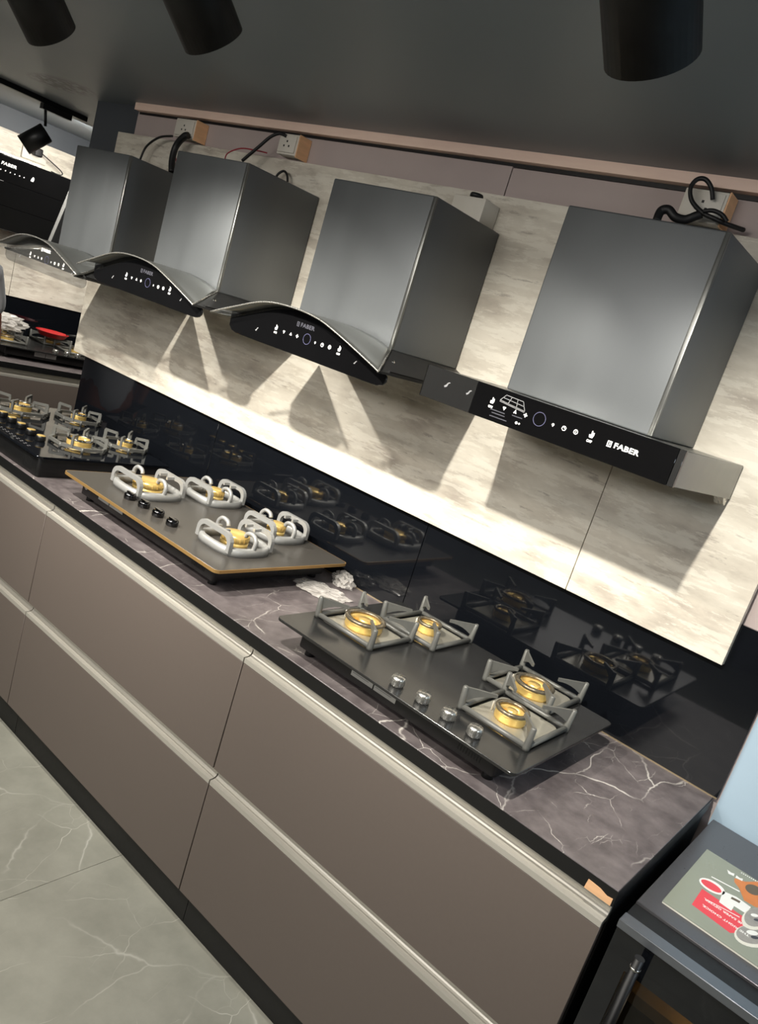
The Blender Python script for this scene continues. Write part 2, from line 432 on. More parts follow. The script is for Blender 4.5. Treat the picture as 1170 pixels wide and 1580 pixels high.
# black glass backsplash
bs = thing('backsplash', 'black mirror glass backsplash between the main worktop and the whitewashed panels', 'backsplash', (-1.5, 0.006, H))
for x0, x1 in ((-3.022, -2.043), (-2.041, -1.012), (-1.010, 0.008)):
    MB().box(x0 + 1.5, x1 + 1.5, -0.006, 0.005, 0.002, 0.41 if x1 > -0.5 else 0.40).build('glass_sheet', M['black_gloss'], bs, bevel=0.0008, seg=1)
MB().box(-1.52, 1.508, -0.0088, -0.0062, 0.0, 0.0026).build('brass_bead', M['bead'], bs)

# ------------------------------------------------------------------ base cabinets and worktop
def gola(x0, x1, z0, z1, y):
    """aluminium J profile: upper lip, scooped cove, bottom lip (outline in y,z)"""
    pts = [(y + 0.030, z1), (y + 0.002, z1), (y + 0.002, z1 - 0.0045), (y + 0.018, z1 - 0.0065), (y + 0.019, z0 + 0.024)]
    for k in range(1, 6):
        a = pi / 2 * k / 5
        pts.append((y + 0.019 - 0.016 * (1 - cos(a)), z0 + 0.024 - 0.011 * sin(a)))
    pts += [(y - 0.004, z0 + 0.0125), (y - 0.004, z0), (y + 0.030, z0)]
    return MB().prism(pts, x0, x1, 'x')
def base_cabinet(x0, x1, label, end=False):
    cx = (x0 + x1) / 2; w = (x1 - x0) / 2
    r = thing('base_cabinet', label, 'cabinet', (cx, -0.3, 0), 0, 'taupe drawer units under the long worktop')
    b = MB(); b.box(-w + 0.001, w - 0.001, -0.262, 0.29, 0.13, 0.884)
    b.build('carcass', M['black_matte'], r)
    MB().box(-w + 0.001, w - 0.001, -0.25, -0.235, 0.0, 0.13).build('plinth', M['black_matte'], r)
    for z0, z1, hz in ((0.522, 0.836, 0.883), (0.134, 0.474, 0.520)):
        d = MB().box(-w + 0.0016, w - 0.0016, -0.300, -0.282, z0, z1 - 0.001).build('drawer_front', M['taupe'], r, bevel=0.001, seg=1)
        gola(-w + 0.0022, w - 0.0022, z1, hz, -0.296).build('handle', M['alu'], d)
    return r
base_cabinet(-3.062, -2.042, 'taupe two-drawer base cabinet below the hob with gold-topped knobs')
base_cabinet(-2.042, -1.022, 'taupe two-drawer base cabinet below the gold-edged hob')
base_cabinet(-1.022, -0.002, 'taupe two-drawer base cabinet at the right end, below the black hob with steel knobs')
wt = thing('worktop', 'dark grey marble worktop with white veins along the black backsplash', 'worktop', (-1.53, -0.3, 0.8845))
MB().box(-1.53, 1.53, -0.3, 0.2985, 0.004, 0.0355).build('slab', M['worktop'], wt, bevel=0.0012, seg=1)
eb = MB(); eb.box(-1.53, 1.53, -0.3012, -0.3002, 0.002, 0.0335); eb.box(1.5302, 1.5312, -0.3012, 0.297, 0.002, 0.0335)
eb.build('edge_band', M['black'], wt)
MB().prism([(1.474, 0.0022), (1.527, 0.0022), (1.527, 0.017), (1.516, 0.0150), (1.500, 0.0200), (1.476, 0.0215)], -0.3026, -0.3013, 'y').build('edge_patch', M['wood'], wt)['label'] = 'raw orange chipboard patch'

# ------------------------------------------------------------------ hob pieces
def burner_at(par, x, y, z, r, seg=36, crown=True, fancy=0, capmat=None):
    b = MB().lathe([(r * 0.62, 0.0), (r * 0.95, 0.0), (r, 0.006), (r * 0.98, 0.016), (r * 1.04, 0.021), (r * 0.90, 0.024), (r * 0.70, 0.022), (r * 0.60, 0.010), (r * 0.62, 0.0)], (x, y, z), seg)
    if fancy:      # stacked brass crown
        b = MB().lathe([(0, 0.0), (r * 0.98, 0.0), (r, 0.018), (r * 0.92, 0.020), (r, 0.022), (r * 1.0, 0.036), (r * 0.90, 0.042), (r * 0.55, 0.045), (0, 0.046)], (x, y, z), seg)
        for k in range(18):
            a = 2 * pi * k / 18
            b.bar((x + r * cos(a), y + r * sin(a), z + 0.024), (x + r * cos(a), y + r * sin(a), z + 0.036), 0.0016, 0.0016, up=(cos(a), sin(a), 0))
    o = b.build('burner', M['brass'], par)
    if not fancy:
        cp = MB().lathe([(r * 0.80, 0.024), (r * 1.06, 0.023), (r * 1.10, 0.027), (r * 1.04, 0.031), (r * 0.84, 0.030), (r * 0.80, 0.024)], (x, y, z), seg)
        cp.build('burner_ring', capmat or M['bronze_ring'], o)
        cc = MB().lathe([(0, 0.026), (r * 0.34, 0.026), (r * 0.36, 0.020), (r * 0.36, 0.0), (0, 0)], (x, y, z), 24)
        cc.build('burner_core', M['brass'], o)
    return o
def igniter(par, x, y, z):
    m = MB().lathe([(0, 0.022), (0.0022, 0.022), (0.0022, 0.0), (0, 0)], (x, y, z), 10)
    m.build('igniter', M['plastic'], par)
def knob(par, x, y, z, r, h, mat, top=None, bar=False):
    k = MB().lathe([(0, 0.0), (r * 0.92, 0.0), (r, 0.003), (r, h * 0.72), (r * 0.90, h), (0, h)], (x, y, z), 32)
    if bar:
        k.box(x - r * 0.9, x + r * 0.9, y - 0.0035, y + 0.0035, z + h, z + h + 0.003)
    else:
        for i in range(24):
            a = 2 * pi * i / 24
            k.bar((x + r * cos(a), y + r * sin(a), z + 0.004), (x + r * cos(a), y + r * sin(a), z + h * 0.7), 0.0016, 0.0012, up=(cos(a), sin(a), 0))
    o = k.build('knob', mat, par)
    if top:
        MB().lathe([(0, h + 0.0012), (r * 0.86, h + 0.0012), (r * 0.92, h), (0, h)], (x, y, z), 28).build('knob_cap', top, o)
    return o
def square_trivet(par, x0, x1, y0, y1, z, mat, cx, cy):
    """square bar frame, a slanted post on each corner, a blade from each post towards the burner"""
    zb = z + 0.008; zt = z + 0.056
    m = MB()
    P = [(x0, y0), (x1, y0), (x1, y1), (x0, y1)]
    m.tube([(x, y, zb) for x, y in P[:1]] + [(P[1][0], P[1][1], zb)], 0.0066, 8)
    for a, b in ((1, 2), (2, 3), (3, 0)):
        m.tube([(P[a][0], P[a][1], zb), (P[b][0], P[b][1], zb)], 0.0066, 8)
    mx, my = (x0 + x1) / 2, (y0 + y1) / 2
    for x, y in P:
        ox, oy = (x - mx), (y - my); l = math.hypot(ox, oy)
        ux, uy = -ox / l, -oy / l
        top = (x - ux * 0.004, y - uy * 0.004, zt)
        m.tube([(x, y, z + 0.0005), (x, y, zb), (x - ux * 0.004, y - uy * 0.004, zt - 0.003), top], [0.0085, 0.0085, 0.0065, 0.0045], 10)
        # blade: deep at the post, slim at the tip
        L = l * 0.60; n = 7; up_ = []; lo = []
        for k in range(n):
            t = k / (n - 1)
            d = L * t
            up_.append((d, zt - 0.001 - 0.004 * t))
            lo.append((d, zt - 0.030 * (1 - t) ** 2.2 - 0.010 - 0.003 * t))
        prof = up_ + lo[::-1]
        sx, sy = -uy * 0.0028, ux * 0.0028
        vs = [(top[0] + ux * d + sx, top[1] + uy * d + sy, zz) for d, zz in prof] + [(top[0] + ux * d - sx, top[1] + uy * d - sy, zz) for d, zz in prof]
        N = len(prof)
        m.add(vs, [tuple(range(N))[::-1], tuple(range(N, 2 * N))] + [(i, (i + 1) % N, N + (i + 1) % N, N + i) for i in range(N)])
    return m.build('pan_support', mat, par)
def round_trivet(par, cx, cy, R, z, mat):
    """oval cast base band, a hooped arch along front and back, a curled finger on each side"""
    m = MB(); n = 40
    def band(r0, z0, r1, z1): return
    oct_ = []
    for k in range(n):
        a = 2 * pi * k / n
        q = (abs(cos(a)) ** 3.0 + abs(sin(a)) ** 3.0) ** (-1 / 3.0)
        oct_.append((cos(a) * q, sin(a) * q))
    rows = []
    for rr, zz in ((R, 0.0), (R * 1.01, 0.013), (R * 0.985, 0.023), (R * 0.88, 0.026), (R * 0.83, 0.020), (R * 0.85, 0.0)):
        rows.append([(cx + rr * u, cy + rr * v, z + zz) for u, v in oct_])
    rows.append(rows[0])
    m.loft(rows, True, True)
    w = 0.0066
    for s in (-1, 1):
        yy = cy + s * R * 0.84
        hw = R * 0.82; hh = 0.066; t = 0.0135
        def arch(hw, hh, r):
            pts = [(-hw, 0.010)]
            for k in range(7):
                a = pi - pi / 2 * k / 6; pts.append((-hw + r + r * cos(a), hh - r + r * sin(a)))
            for k in range(7):
                a = pi / 2 - pi / 2 * k / 6; pts.append((hw - r + r * cos(a), hh - r + r * sin(a)))
            pts.append((hw, 0.010)); return pts
        o = arch(hw, hh, 0.030); i = arch(hw - t, hh - t, 0.022)
        rows = []
        for pts, yo in ((o, -w), (o, w), (i, w), (i, -w), (o, -w)):
            rows.append([(cx + u, yy + yo, z + v) for u, v in pts])
        m.loft(rows, False)
        for e in (-1, 1):      # short tongue from the arch towards the burner
            m.bar((cx + e * hw * 0.25, yy, z + hh - 0.007), (cx + e * hw * 0.25, yy - s * R * 0.34, z + hh - 0.009), 0.008, 0.009)
        xx = cx + s * R * 0.88
        m.tube(curve_pts([(xx, cy, z + 0.012), (xx + s * 0.005, cy, z + 0.044), (xx - s * 0.010, cy, z + 0.061), (xx - s * 0.034, cy, z + 0.059), (xx - s * 0.042, cy, z + 0.047)], 5), 0.0068, 8)
        rows = []
    return m.build('pan_support', mat, par)
def octagon_trivet(par, cx, cy, R, z, mat):
    """octagonal flat bar ring on four legs, square brackets at the corners, hooked tips"""
    m = MB()
    V8 = [(cx + R * cos(radians(22.5 + 45 * k)), cy + R * sin(radians(22.5 + 45 * k))) for k in range(8)]
    for k in range(8):
        a = V8[k]; b = V8[(k + 1) % 8]
        m.bar((a[0], a[1], z + 0.013), (b[0], b[1], z + 0.013), 0.009, 0.011)
    for k in range(8):
        m.lathe([(0, 0.0), (0.005, 0.0), (0.005, 0.018), (0, 0.018)], (V8[k][0], V8[k][1], z), 8)
    for k in range(4):
        a = radians(45 + 90 * k); ux, uy = cos(a), sin(a)
        px, py = cx + R * 0.93 * ux, cy + R * 0.93 * uy
        m.bar((px, py, z + 0.008), (px, py, z + 0.050), 0.008, 0.012, up=(ux, uy, 0))
        m.bar((px + ux * 0.004, py + uy * 0.004, z + 0.050), (px - ux * R * 0.52, py - uy * R * 0.52, z + 0.047), 0.007, 0.010)
        m.bar((px - ux * R * 0.50, py - uy * R * 0.50, z + 0.048), (px - ux * R * 0.50, py - uy * R * 0.50, z + 0.030), 0.007, 0.008, up=(ux, uy, 0))
    return m.build('pan_support', mat, par)
def hob_body(r, w, d, zp, mat, trim, box_in, thick=0.007, box_h=None, foot=True):
    pl = MB().prism(rrect(-w / 2, w / 2, -d / 2, d / 2, 0.018), zp - thick, zp).build('glass_plate', mat, r, bevel=0.001, seg=1)
    if trim:
        o = rrect(-w / 2 - 0.0022, w / 2 + 0.0022, -d / 2 - 0.0022, d / 2 + 0.0022, 0.019); i = rrect(-w / 2 + 0.0002, w / 2 - 0.0002, -d / 2 + 0.0002, d / 2 - 0.0002, 0.018)
        rows = [[(u, v, zz) for u, v in q] for q, zz in ((o, zp - 0.0095), (o, zp - 0.0005), (i, zp - 0.0005), (i, zp - 0.0095), (o, zp - 0.0095))]
        MB().loft(rows, False, True).build('edge_trim', trim, pl)
    b0 = 0.018 if foot else 0.0006
    b = MB().prism(rrect(-w / 2 + box_in, w / 2 - box_in, -d / 2 + box_in * 0.8, d / 2 - box_in * 0.8, 0.012), b0, zp - thick - 0.001)
    bo = b.build('burner_box', M['black'], r, bevel=0.003)
    vs = MB(); v2 = MB()
    for k in range(9):
        x = w / 2 - box_in - 0.10 + k * 0.007
        vs.box(x, x + 0.003, -d / 2 + box_in * 0.8 - 0.0008, -d / 2 + box_in * 0.8 + 0.001, b0 + 0.012, zp - thick - 0.008)
    for k in range(12):
        y = 0.02 + k * 0.007
        v2.box(w / 2 - box_in - 0.001, w / 2 - box_in + 0.0008, y, y + 0.003, b0 + 0.012, zp - thick - 0.008)
    vs.build('front_vent', M['black_matte'], bo)['kind'] = 'stuff'
    v2.build('side_vent', M['black_matte'], bo)['kind'] = 'stuff'
    if foot:
        for sx in (-1, 1):
            for sy in (-1, 1):
                f = MB().lathe([(0, 0), (0.013, 0), (0.011, 0.017), (0.008, 0.019), (0, 0.019)], (sx * (w / 2 - box_in - 0.025), sy * (d / 2 - box_in * 0.8 - 0.025), 0.0004), 16)
                f.build('foot', M['rubber'], r)
    return pl, bo
def stickers(r, spots, y, z0, z1):
    for x0, x1 in spots:
        s = MB().box(x0, x1, y - 0.0008, y + 0.0004, z0, z1).build('sticker', M['sticker'], r)
        t = MB()
        for k in range(3): t.box(x0 + 0.004, x0 + (x1 - x0) * (0.9, 0.7, 0.8)[k], y - 0.0012, y - 0.0009, z1 - 0.006 - 0.006 * k, z1 - 0.0045 - 0.006 * k)
        t.build('print_lines', M['greyprint'], s)

ZP = 0.0755
def hob_square(loc, rz, label, extra=False):
    r = thing('gas_hob', label, 'hob', loc, rz)
    hob_body(r, 0.705, 0.50, ZP, M['black_plate'], None, 0.055)
    for k, x in enumerate((0.009, 0.083, 0.154, 0.223)):
        knob(r, x, -0.206, ZP, 0.0165, 0.022, M['steel'])
    dx, dy = 0.607, 0.35
    for (x0, x1, y0, y1, bx, by, br) in ((-.930, -.748, -.482, -.318, -.842, -.402, .050), (-.868, -.692, -.292, -.112, -.775, -.205, .032),
                                         (-.468, -.296, -.484, -.292, -.385, -.405, .037), (-.531, -.357, -.280, -.094, -.437, -.205, .047)):
        x0 += dx; x1 += dx; bx += dx; y0 += dy; y1 += dy; by += dy
        MB().prism(rrect(x0 + 0.010, x1 - 0.010, y0 + 0.010, y1 - 0.010, 0.02), ZP + 0.0002, ZP + 0.0022).build('drip_tray', M['tray'], r, bevel=0.0008, seg=1)
        square_trivet(r, x0, x1, y0, y1, ZP, M['iron'], bx, by)
        burner_at(r, bx, by, ZP + 0.0022, br)
        igniter(r, bx - br * 1.25, by - 0.004, ZP + 0.0022)
    stickers(r, ((-0.118, -0.050), (-0.046, 0.020)), -0.2062, 0.034, 0.060)
    br = MB()
    return r
hob_square((-0.607, -0.35, H), 0, 'black hob with round steel knobs and square pan supports, nearest on the long worktop')

def hob_round(loc, rz, label):
    r = thing('gas_hob', label, 'hob', loc, rz)
    hob_body(r, 0.805, 0.532, ZP, M['bronze_plate'], M['gold'], 0.05)
    cx, cy = -1.632, -0.309
    for x, y in ((-1.775, -.497), (-1.704, -.492), (-1.628, -.492), (-1.552, -.494)):
        knob(r, x - cx, y - cy, ZP, 0.0185, 0.019, M['darkchrome'], None, True)
    for x, y, R, br in ((-1.850, -.385, .098, .050), (-1.789, -.155, .086, .031), (-1.389, -.389, .094, .042), (-1.470, -.150, .088, .031)):
        round_trivet(r, x - cx, y - cy, R, ZP, M['cast'])
        burner_at(r, x - cx, y - cy, ZP + 0.0005, br, fancy=1)
    stickers(r, ((-0.245, -0.185), (-0.180, -0.105)), -0.2268, 0.036, 0.062)
    MB().lathe([(0, 0), (0.010, 0), (0.010, 0.004), (0.006, 0.005), (0, 0.005)], (0, 0, 0), 20).build('gas_inlet', M['steel'], r, (-0.318, -0.2265, 0.050)).rotation_euler = (pi / 2, 0, 0)
    return r
hob_round((-1.632, -0.309, H), 0, 'bronze-grey glass hob with gold edge, brass burners and rounded light grey pan supports')

def hob_octagon(loc, rz, label):
    r = thing('gas_hob', label, 'hob', loc, rz)
    hob_body(r, 0.74, 0.522, ZP, M['black_gloss'], None, 0.012, 0.008, foot=False)
    cx, cy = loc[0], loc[1]
    for x in (-2.648, -2.578, -2.505, -2.430, -2.357):
        knob(r, x - cx, -.494 - cy, ZP, 0.0165, 0.020, M['black'], M['brass'])
    for x, y, R, br in ((-2.78, -.365, .105, .040), (-2.73, -.145, .088, .030), (-2.335, -.360, .100, .044), (-2.375, -.145, .086, .028)):
        MB().lathe([(0, 0.0018), (R * 0.80, 0.0018), (R * 0.86, 0.0002), (0, 0.0002)], (x - cx, y - cy, ZP), 32).build('drip_tray', M['chrome'], r)
        octagon_trivet(r, x - cx, y - cy, R, ZP, M['iron'])
        burner_at(r, x - cx, y - cy, ZP + 0.002, br, capmat=M['chrome'])
        igniter(r, x - cx - br * 1.3, y - cy - 0.01, ZP + 0.002)
    stickers(r, ((-0.06, 0.02),), -0.2518, 0.034, 0.060)
    t = MB()
    for k in range(14):
        x = -0.10 + k * 0.026
        t.box(x, x + 0.010, -0.232, -0.229, ZP + 0.0001, ZP + 0.0004); t.box(x + 0.003, x + 0.014, -0.240, -0.2375, ZP + 0.0001, ZP + 0.0004)
    t.build('front_print', M['greyprint'], r)
    return r
hob_octagon((-2.53, -0.336, H), 0, 'glossy black hob with gold-topped knobs and octagonal grey pan supports, left on the long worktop')

# ------------------------------------------------------------------ cooker hoods
def icon(par, kind, x, z, y, mat, s=0.005):
    m = MB(); s *= 0.86
    y0, y1 = y - 0.0005, y
    def poly(p): m.prism([(x + u * s, z + v * s) for u, v in p], y0, y1, 'y')
    def ring(r0, r1, n=24):
        rows = []
        for rr, yy in ((r0, y0), (r1, y0), (r1, y1), (r0, y1), (r0, y0)):
            rows.append([(x + rr * s * cos(2 * pi * k / n), yy, z + rr * s * sin(2 * pi * k / n)) for k in range(n)])
        m.loft(rows, False, True)
    if kind == 'down': poly([(-0.9, 0.5), (-0.3, 0.8), (0, 0.5), (0.3, 0.8), (0.9, 0.5), (0, -1)])
    elif kind == 'up': poly([(-0.9, -0.7), (-0.4, -0.9), (0, -0.5), (0.4, -0.9), (0.9, -0.7), (0, 0.9)])
    elif kind == 'fan':
        for a in range(4):
            c, s_ = cos(a * pi / 2), sin(a * pi / 2)
            poly([(u * c - v * s_, u * s_ + v * c) for u, v in ((0.05, -0.1), (0.9, -0.4), (1.0, 0.2), (0.1, 0.3))])
    elif kind == 'bulb':
        ring(0.35, 0.8); poly([(-0.3, -0.8), (0.3, -0.8), (0.3, -1.2), (-0.3, -1.2)])
    elif kind == 'clock':
        ring(0.75, 1.1); poly([(-0.15, 0), (0.15, 0), (0.15, 0.65), (-0.15, 0.65)]); poly([(0.1, -0.12), (0.55, -0.12), (0.55, 0.12), (0.1, 0.12)])
    elif kind == 'power':
        ring(0.75, 1.1); poly([(-0.15, -0.5), (0.15, -0.5), (0.15, 0.5), (-0.15, 0.5)])
    elif kind == 'hand':
        poly([(-0.7, -0.9), (0.5, -0.9), (0.9, 0.1), (0.8, 1.1), (0.45, 1.1), (0.4, 0.4), (0.1, 1.5), (-0.3, 1.5), (-0.3, 0.3), (-1.0, 0.1)])
    elif kind == 'disc': ring(3.3, 3.6, 40)
    elif kind == 'dots': ring(0.3, 0.9); m.prism([(x + s * 2.2 + u * s, z + v * s) for u, v in ((-.8, 0), (0, -.8), (.8, 0), (0, .8))], y0, y1, 'y')
    elif kind == 'streak':
        poly([(-1.2, -0.4), (-0.8, -0.9), (0, -0.5), (0.4, 0.6), (1.0, 0.9), (0.8, 1.2), (0.0, 0.9), (-0.5, 0.0)])
    return m.build('control_ring' if kind == 'disc' else 'icon_or_glint', mat, par)
def brand(par, x, z, y, h, mat, rz=0.0):
    """wide bold block lettering with the square badge in front"""
    t = text_mesh('brand_lettering', 'FABER', h * 1.37, mat, par, (x, y, z), (pi / 2, 0, 0), bold=h * 0.045, xs=1.22, spacing=1.08, align='LEFT', depth=0.0003)
    m = MB()
    b = h * 1.15; bx = x - b * 1.18; bz = z - b * 0.5
    y0, y1 = y - 0.0004, y
    t_ = b * 0.17
    m.box(bx, bx + t_, y0, y1, bz, bz + b); m.box(bx + b * 0.8 - t_, bx + b * 0.8, y0, y1, bz, bz + b)
    m.box(bx + t_, bx + b * 0.8 - t_, y0, y1, bz, bz + t_ * 0.8); m.box(bx + t_, bx + b * 0.8 - t_, y0, y1, bz + b - t_ * 0.8, bz + b)
    m.box(bx + b * 0.34, bx + b * 0.46, y0, y1, bz + b * 0.2, bz + b * 0.8); m.box(bx + b * 0.46, bx + b * 0.6, y0, y1, bz + b * 0.45, bz + b * 0.58)
    m.build('brand_badge', mat, par)
def chimney_box(r, x0, x1, y0, y1, z0, z1):
    c = MB().box(x0, x1, y0, y1, z0, z1).build('chimney', M['hood'], r, bevel=0.004, seg=3)
    MB().box(x1 - 0.010, x1 + 0.0012, y0 - 0.0012, y0 + 0.006, z0 + 0.001, z1 - 0.001).build('corner_strip', M['canopy'], c, bevel=0.002, seg=2)
    return c

def hood_arched(cx, dz, label, panelmat, logomat, yf=-0.46, wide=True):
    Y0 = -0.024
    r = thing('cooker_hood', label, 'cooker hood', (cx, -0.2, 1.59 + dz))
    def L(pts): return pts
    oy = 0.2
    chimney_box(r, -0.183, 0.183, -0.333 + oy, Y0 + oy, 0.085, 0.473)
    # side slopes and filter plate: a hollow shell flaring out below the chimney
    zl = 0.036; yr = -0.500 + oy
    bd = MB()
    xr = 0.303 if wide else 0.275; xl = -0.310 if wide else -0.345
    for e, xe in ((-1, xl), (1, xr)):
        bd.add([(e * 0.183, -0.333 + oy, 0.086), (e * 0.183, Y0 + oy, 0.086), (xe, Y0 + oy, zl), (xe, yr + (0.06 if e < 0 else 0), zl - 0.004)], [(0, 1, 2, 3)])
        bd.box(min(xe, xe - e * 0.004), max(xe, xe - e * 0.004), yr + (0.06 if e < 0 else 0), Y0 + oy, zl - 0.006, zl)
    bd.add([(-0.183, Y0 + oy, 0.086), (0.183, Y0 + oy, 0.086), (xr, Y0 + oy, zl - 0.006), (xl, Y0 + oy, zl - 0.006)], [(0, 1, 2, 3)])
    bd = bd.build('body', M['hood_dark'], r)
    MB().box(xl + 0.006, xr - 0.006, -0.452 + oy, Y0 + oy - 0.002, zl - 0.004, zl + 0.004).build('filter_plate', M['black'], r)
    MB().lathe([(0, 0.0), (0.005, 0.0), (0.005, 0.0012), (0, 0.0018)], (0, 0, 0), 12).build('screw', M['chrome'], bd, (0.245, -0.385 + oy, 0.0605)).rotation_euler = (0, radians(68), 0)
    # canopy: arched sheet between the overhanging front rim and the chimney
    fr = [(-.345, .032), (-.298, .050), (-.250, .067), (-.164, .097), (-.09, .110), (0, .1115), (.074, .104), (.136, .088), (.213, .064), (.288, .039)] + ([(.303, .033)] if wide else [])
    fr = [(p.x, p.z) for p in curve_pts([(u, 0, v) for u, v in fr], 3)]
    n = len(fr)
    rear = []
    for i in range(n):
        t = i / (n - 1); u = -0.183 + 0.366 * t
        rear.append((u, 0.086 + 0.027 * (1 - (2 * t - 1) ** 2) ** 0.8))
    rows = []
    for k in range(6):
        s = k / 5
        e = s * s * (3 - 2 * s)
        rows.append([(f[0] * (1 - s) + b[0] * s, yr * (1 - s) + oy * s + (-0.334) * s, f[1] * (1 - e) + b[1] * e) for f, b in zip(fr, rear)])
    k0 = next(i for i, f in enumerate(fr) if f[0] > -0.300)
    MB().loft([q[k0:] for q in rows], True).build('canopy', M['canopy'], r, solid=0.0015)
    MB().loft([q[:k0 + 1] for q in rows], True).build('glass_wing', M['clear'], r, solid=0.0015)
    rim = MB().tube([(u, yr - 0.001, v) for u, v in fr], 0.0024, 6)
    rim.build('rim', M['steel'], r)
    ed = MB()
    for e, xe in ((-1, xl), (1, xr)): ed.tube([(xe, yr + (0.06 if e < 0 else 0), zl), (e * 0.184, -0.335 + oy, 0.0865)], 0.0022, 6)
    ed.build('edge_seam', M['steel'], bd)
    top = [(-.301, .0555)] + [(u, v - 0.0035 + max(0, -u) * 0.018) for u, v in fr if -.295 < u < .28] + [(.304 if wide else .290, .026)]
    out = top + ([(.304, .013), (.296, .004), (.280, -0.001), (.262, -.002)] if wide else [(.290, .013), (.280, .003), (.262, -.002)]) + [ (-.262, -.002), (-.285, .003), (-.298, .014)]
    pn = MB().prism(out, yf - 0.005 + oy, yf + oy, 'y').build('control_panel', panelmat, r, bevel=0.0008, seg=1)
    yy = yf - 0.0052 + oy
    g = M['white']
    icon(pn, 'streak', -.181, .027, yy, M['greyprint'], 0.006)
    icon(pn, 'hand', -.108, .048, yy, g, 0.0065); icon(pn, 'down', -.076, .045, yy, g, .0055); icon(pn, 'up', -.049, .046, yy, g, .0055)
    icon(pn, 'fan', -.024, .046, yy, g, .0055); icon(pn, 'disc', .013, .047, yy, M['ringprint'], .0045); icon(pn, 'bulb', .045, .046, yy, g, .0036)
    icon(pn, 'clock', .071, .046, yy, g, .0055); icon(pn, 'power', .098, .047, yy, g, .0055); icon(pn, 'hand', .132, .050, yy, g, .0065)
    icon(pn, 'streak', .195, .032, yy, M['greyprint'], .005)
    text_mesh('on_lettering', 'ON', 0.007, g, pn, (-.108, yy, .036), (pi / 2, 0, 0), bold=0.0003)
    text_mesh('off_lettering', 'OFF', 0.007, g, pn, (.132, yy, .038), (pi / 2, 0, 0), bold=0.0003)
    brand(pn, -.022, .0765, yy, .0105, logomat)
    return r
hood_arched(-1.257, 0.0, 'black hood with arched glass front and touch icons, second from the right', M['panel_black'], M['dimprint'])
hood_arched(-1.990, 0.0, 'black hood with arched glass front hanging above the gold-edged hob', M['panel_black'], M['dimprint'])
hood_arched(-2.615, -0.043, 'hood with clear see-through arched glass front at the left end of the row', M['glasspanel'], M['white'], wide=False)

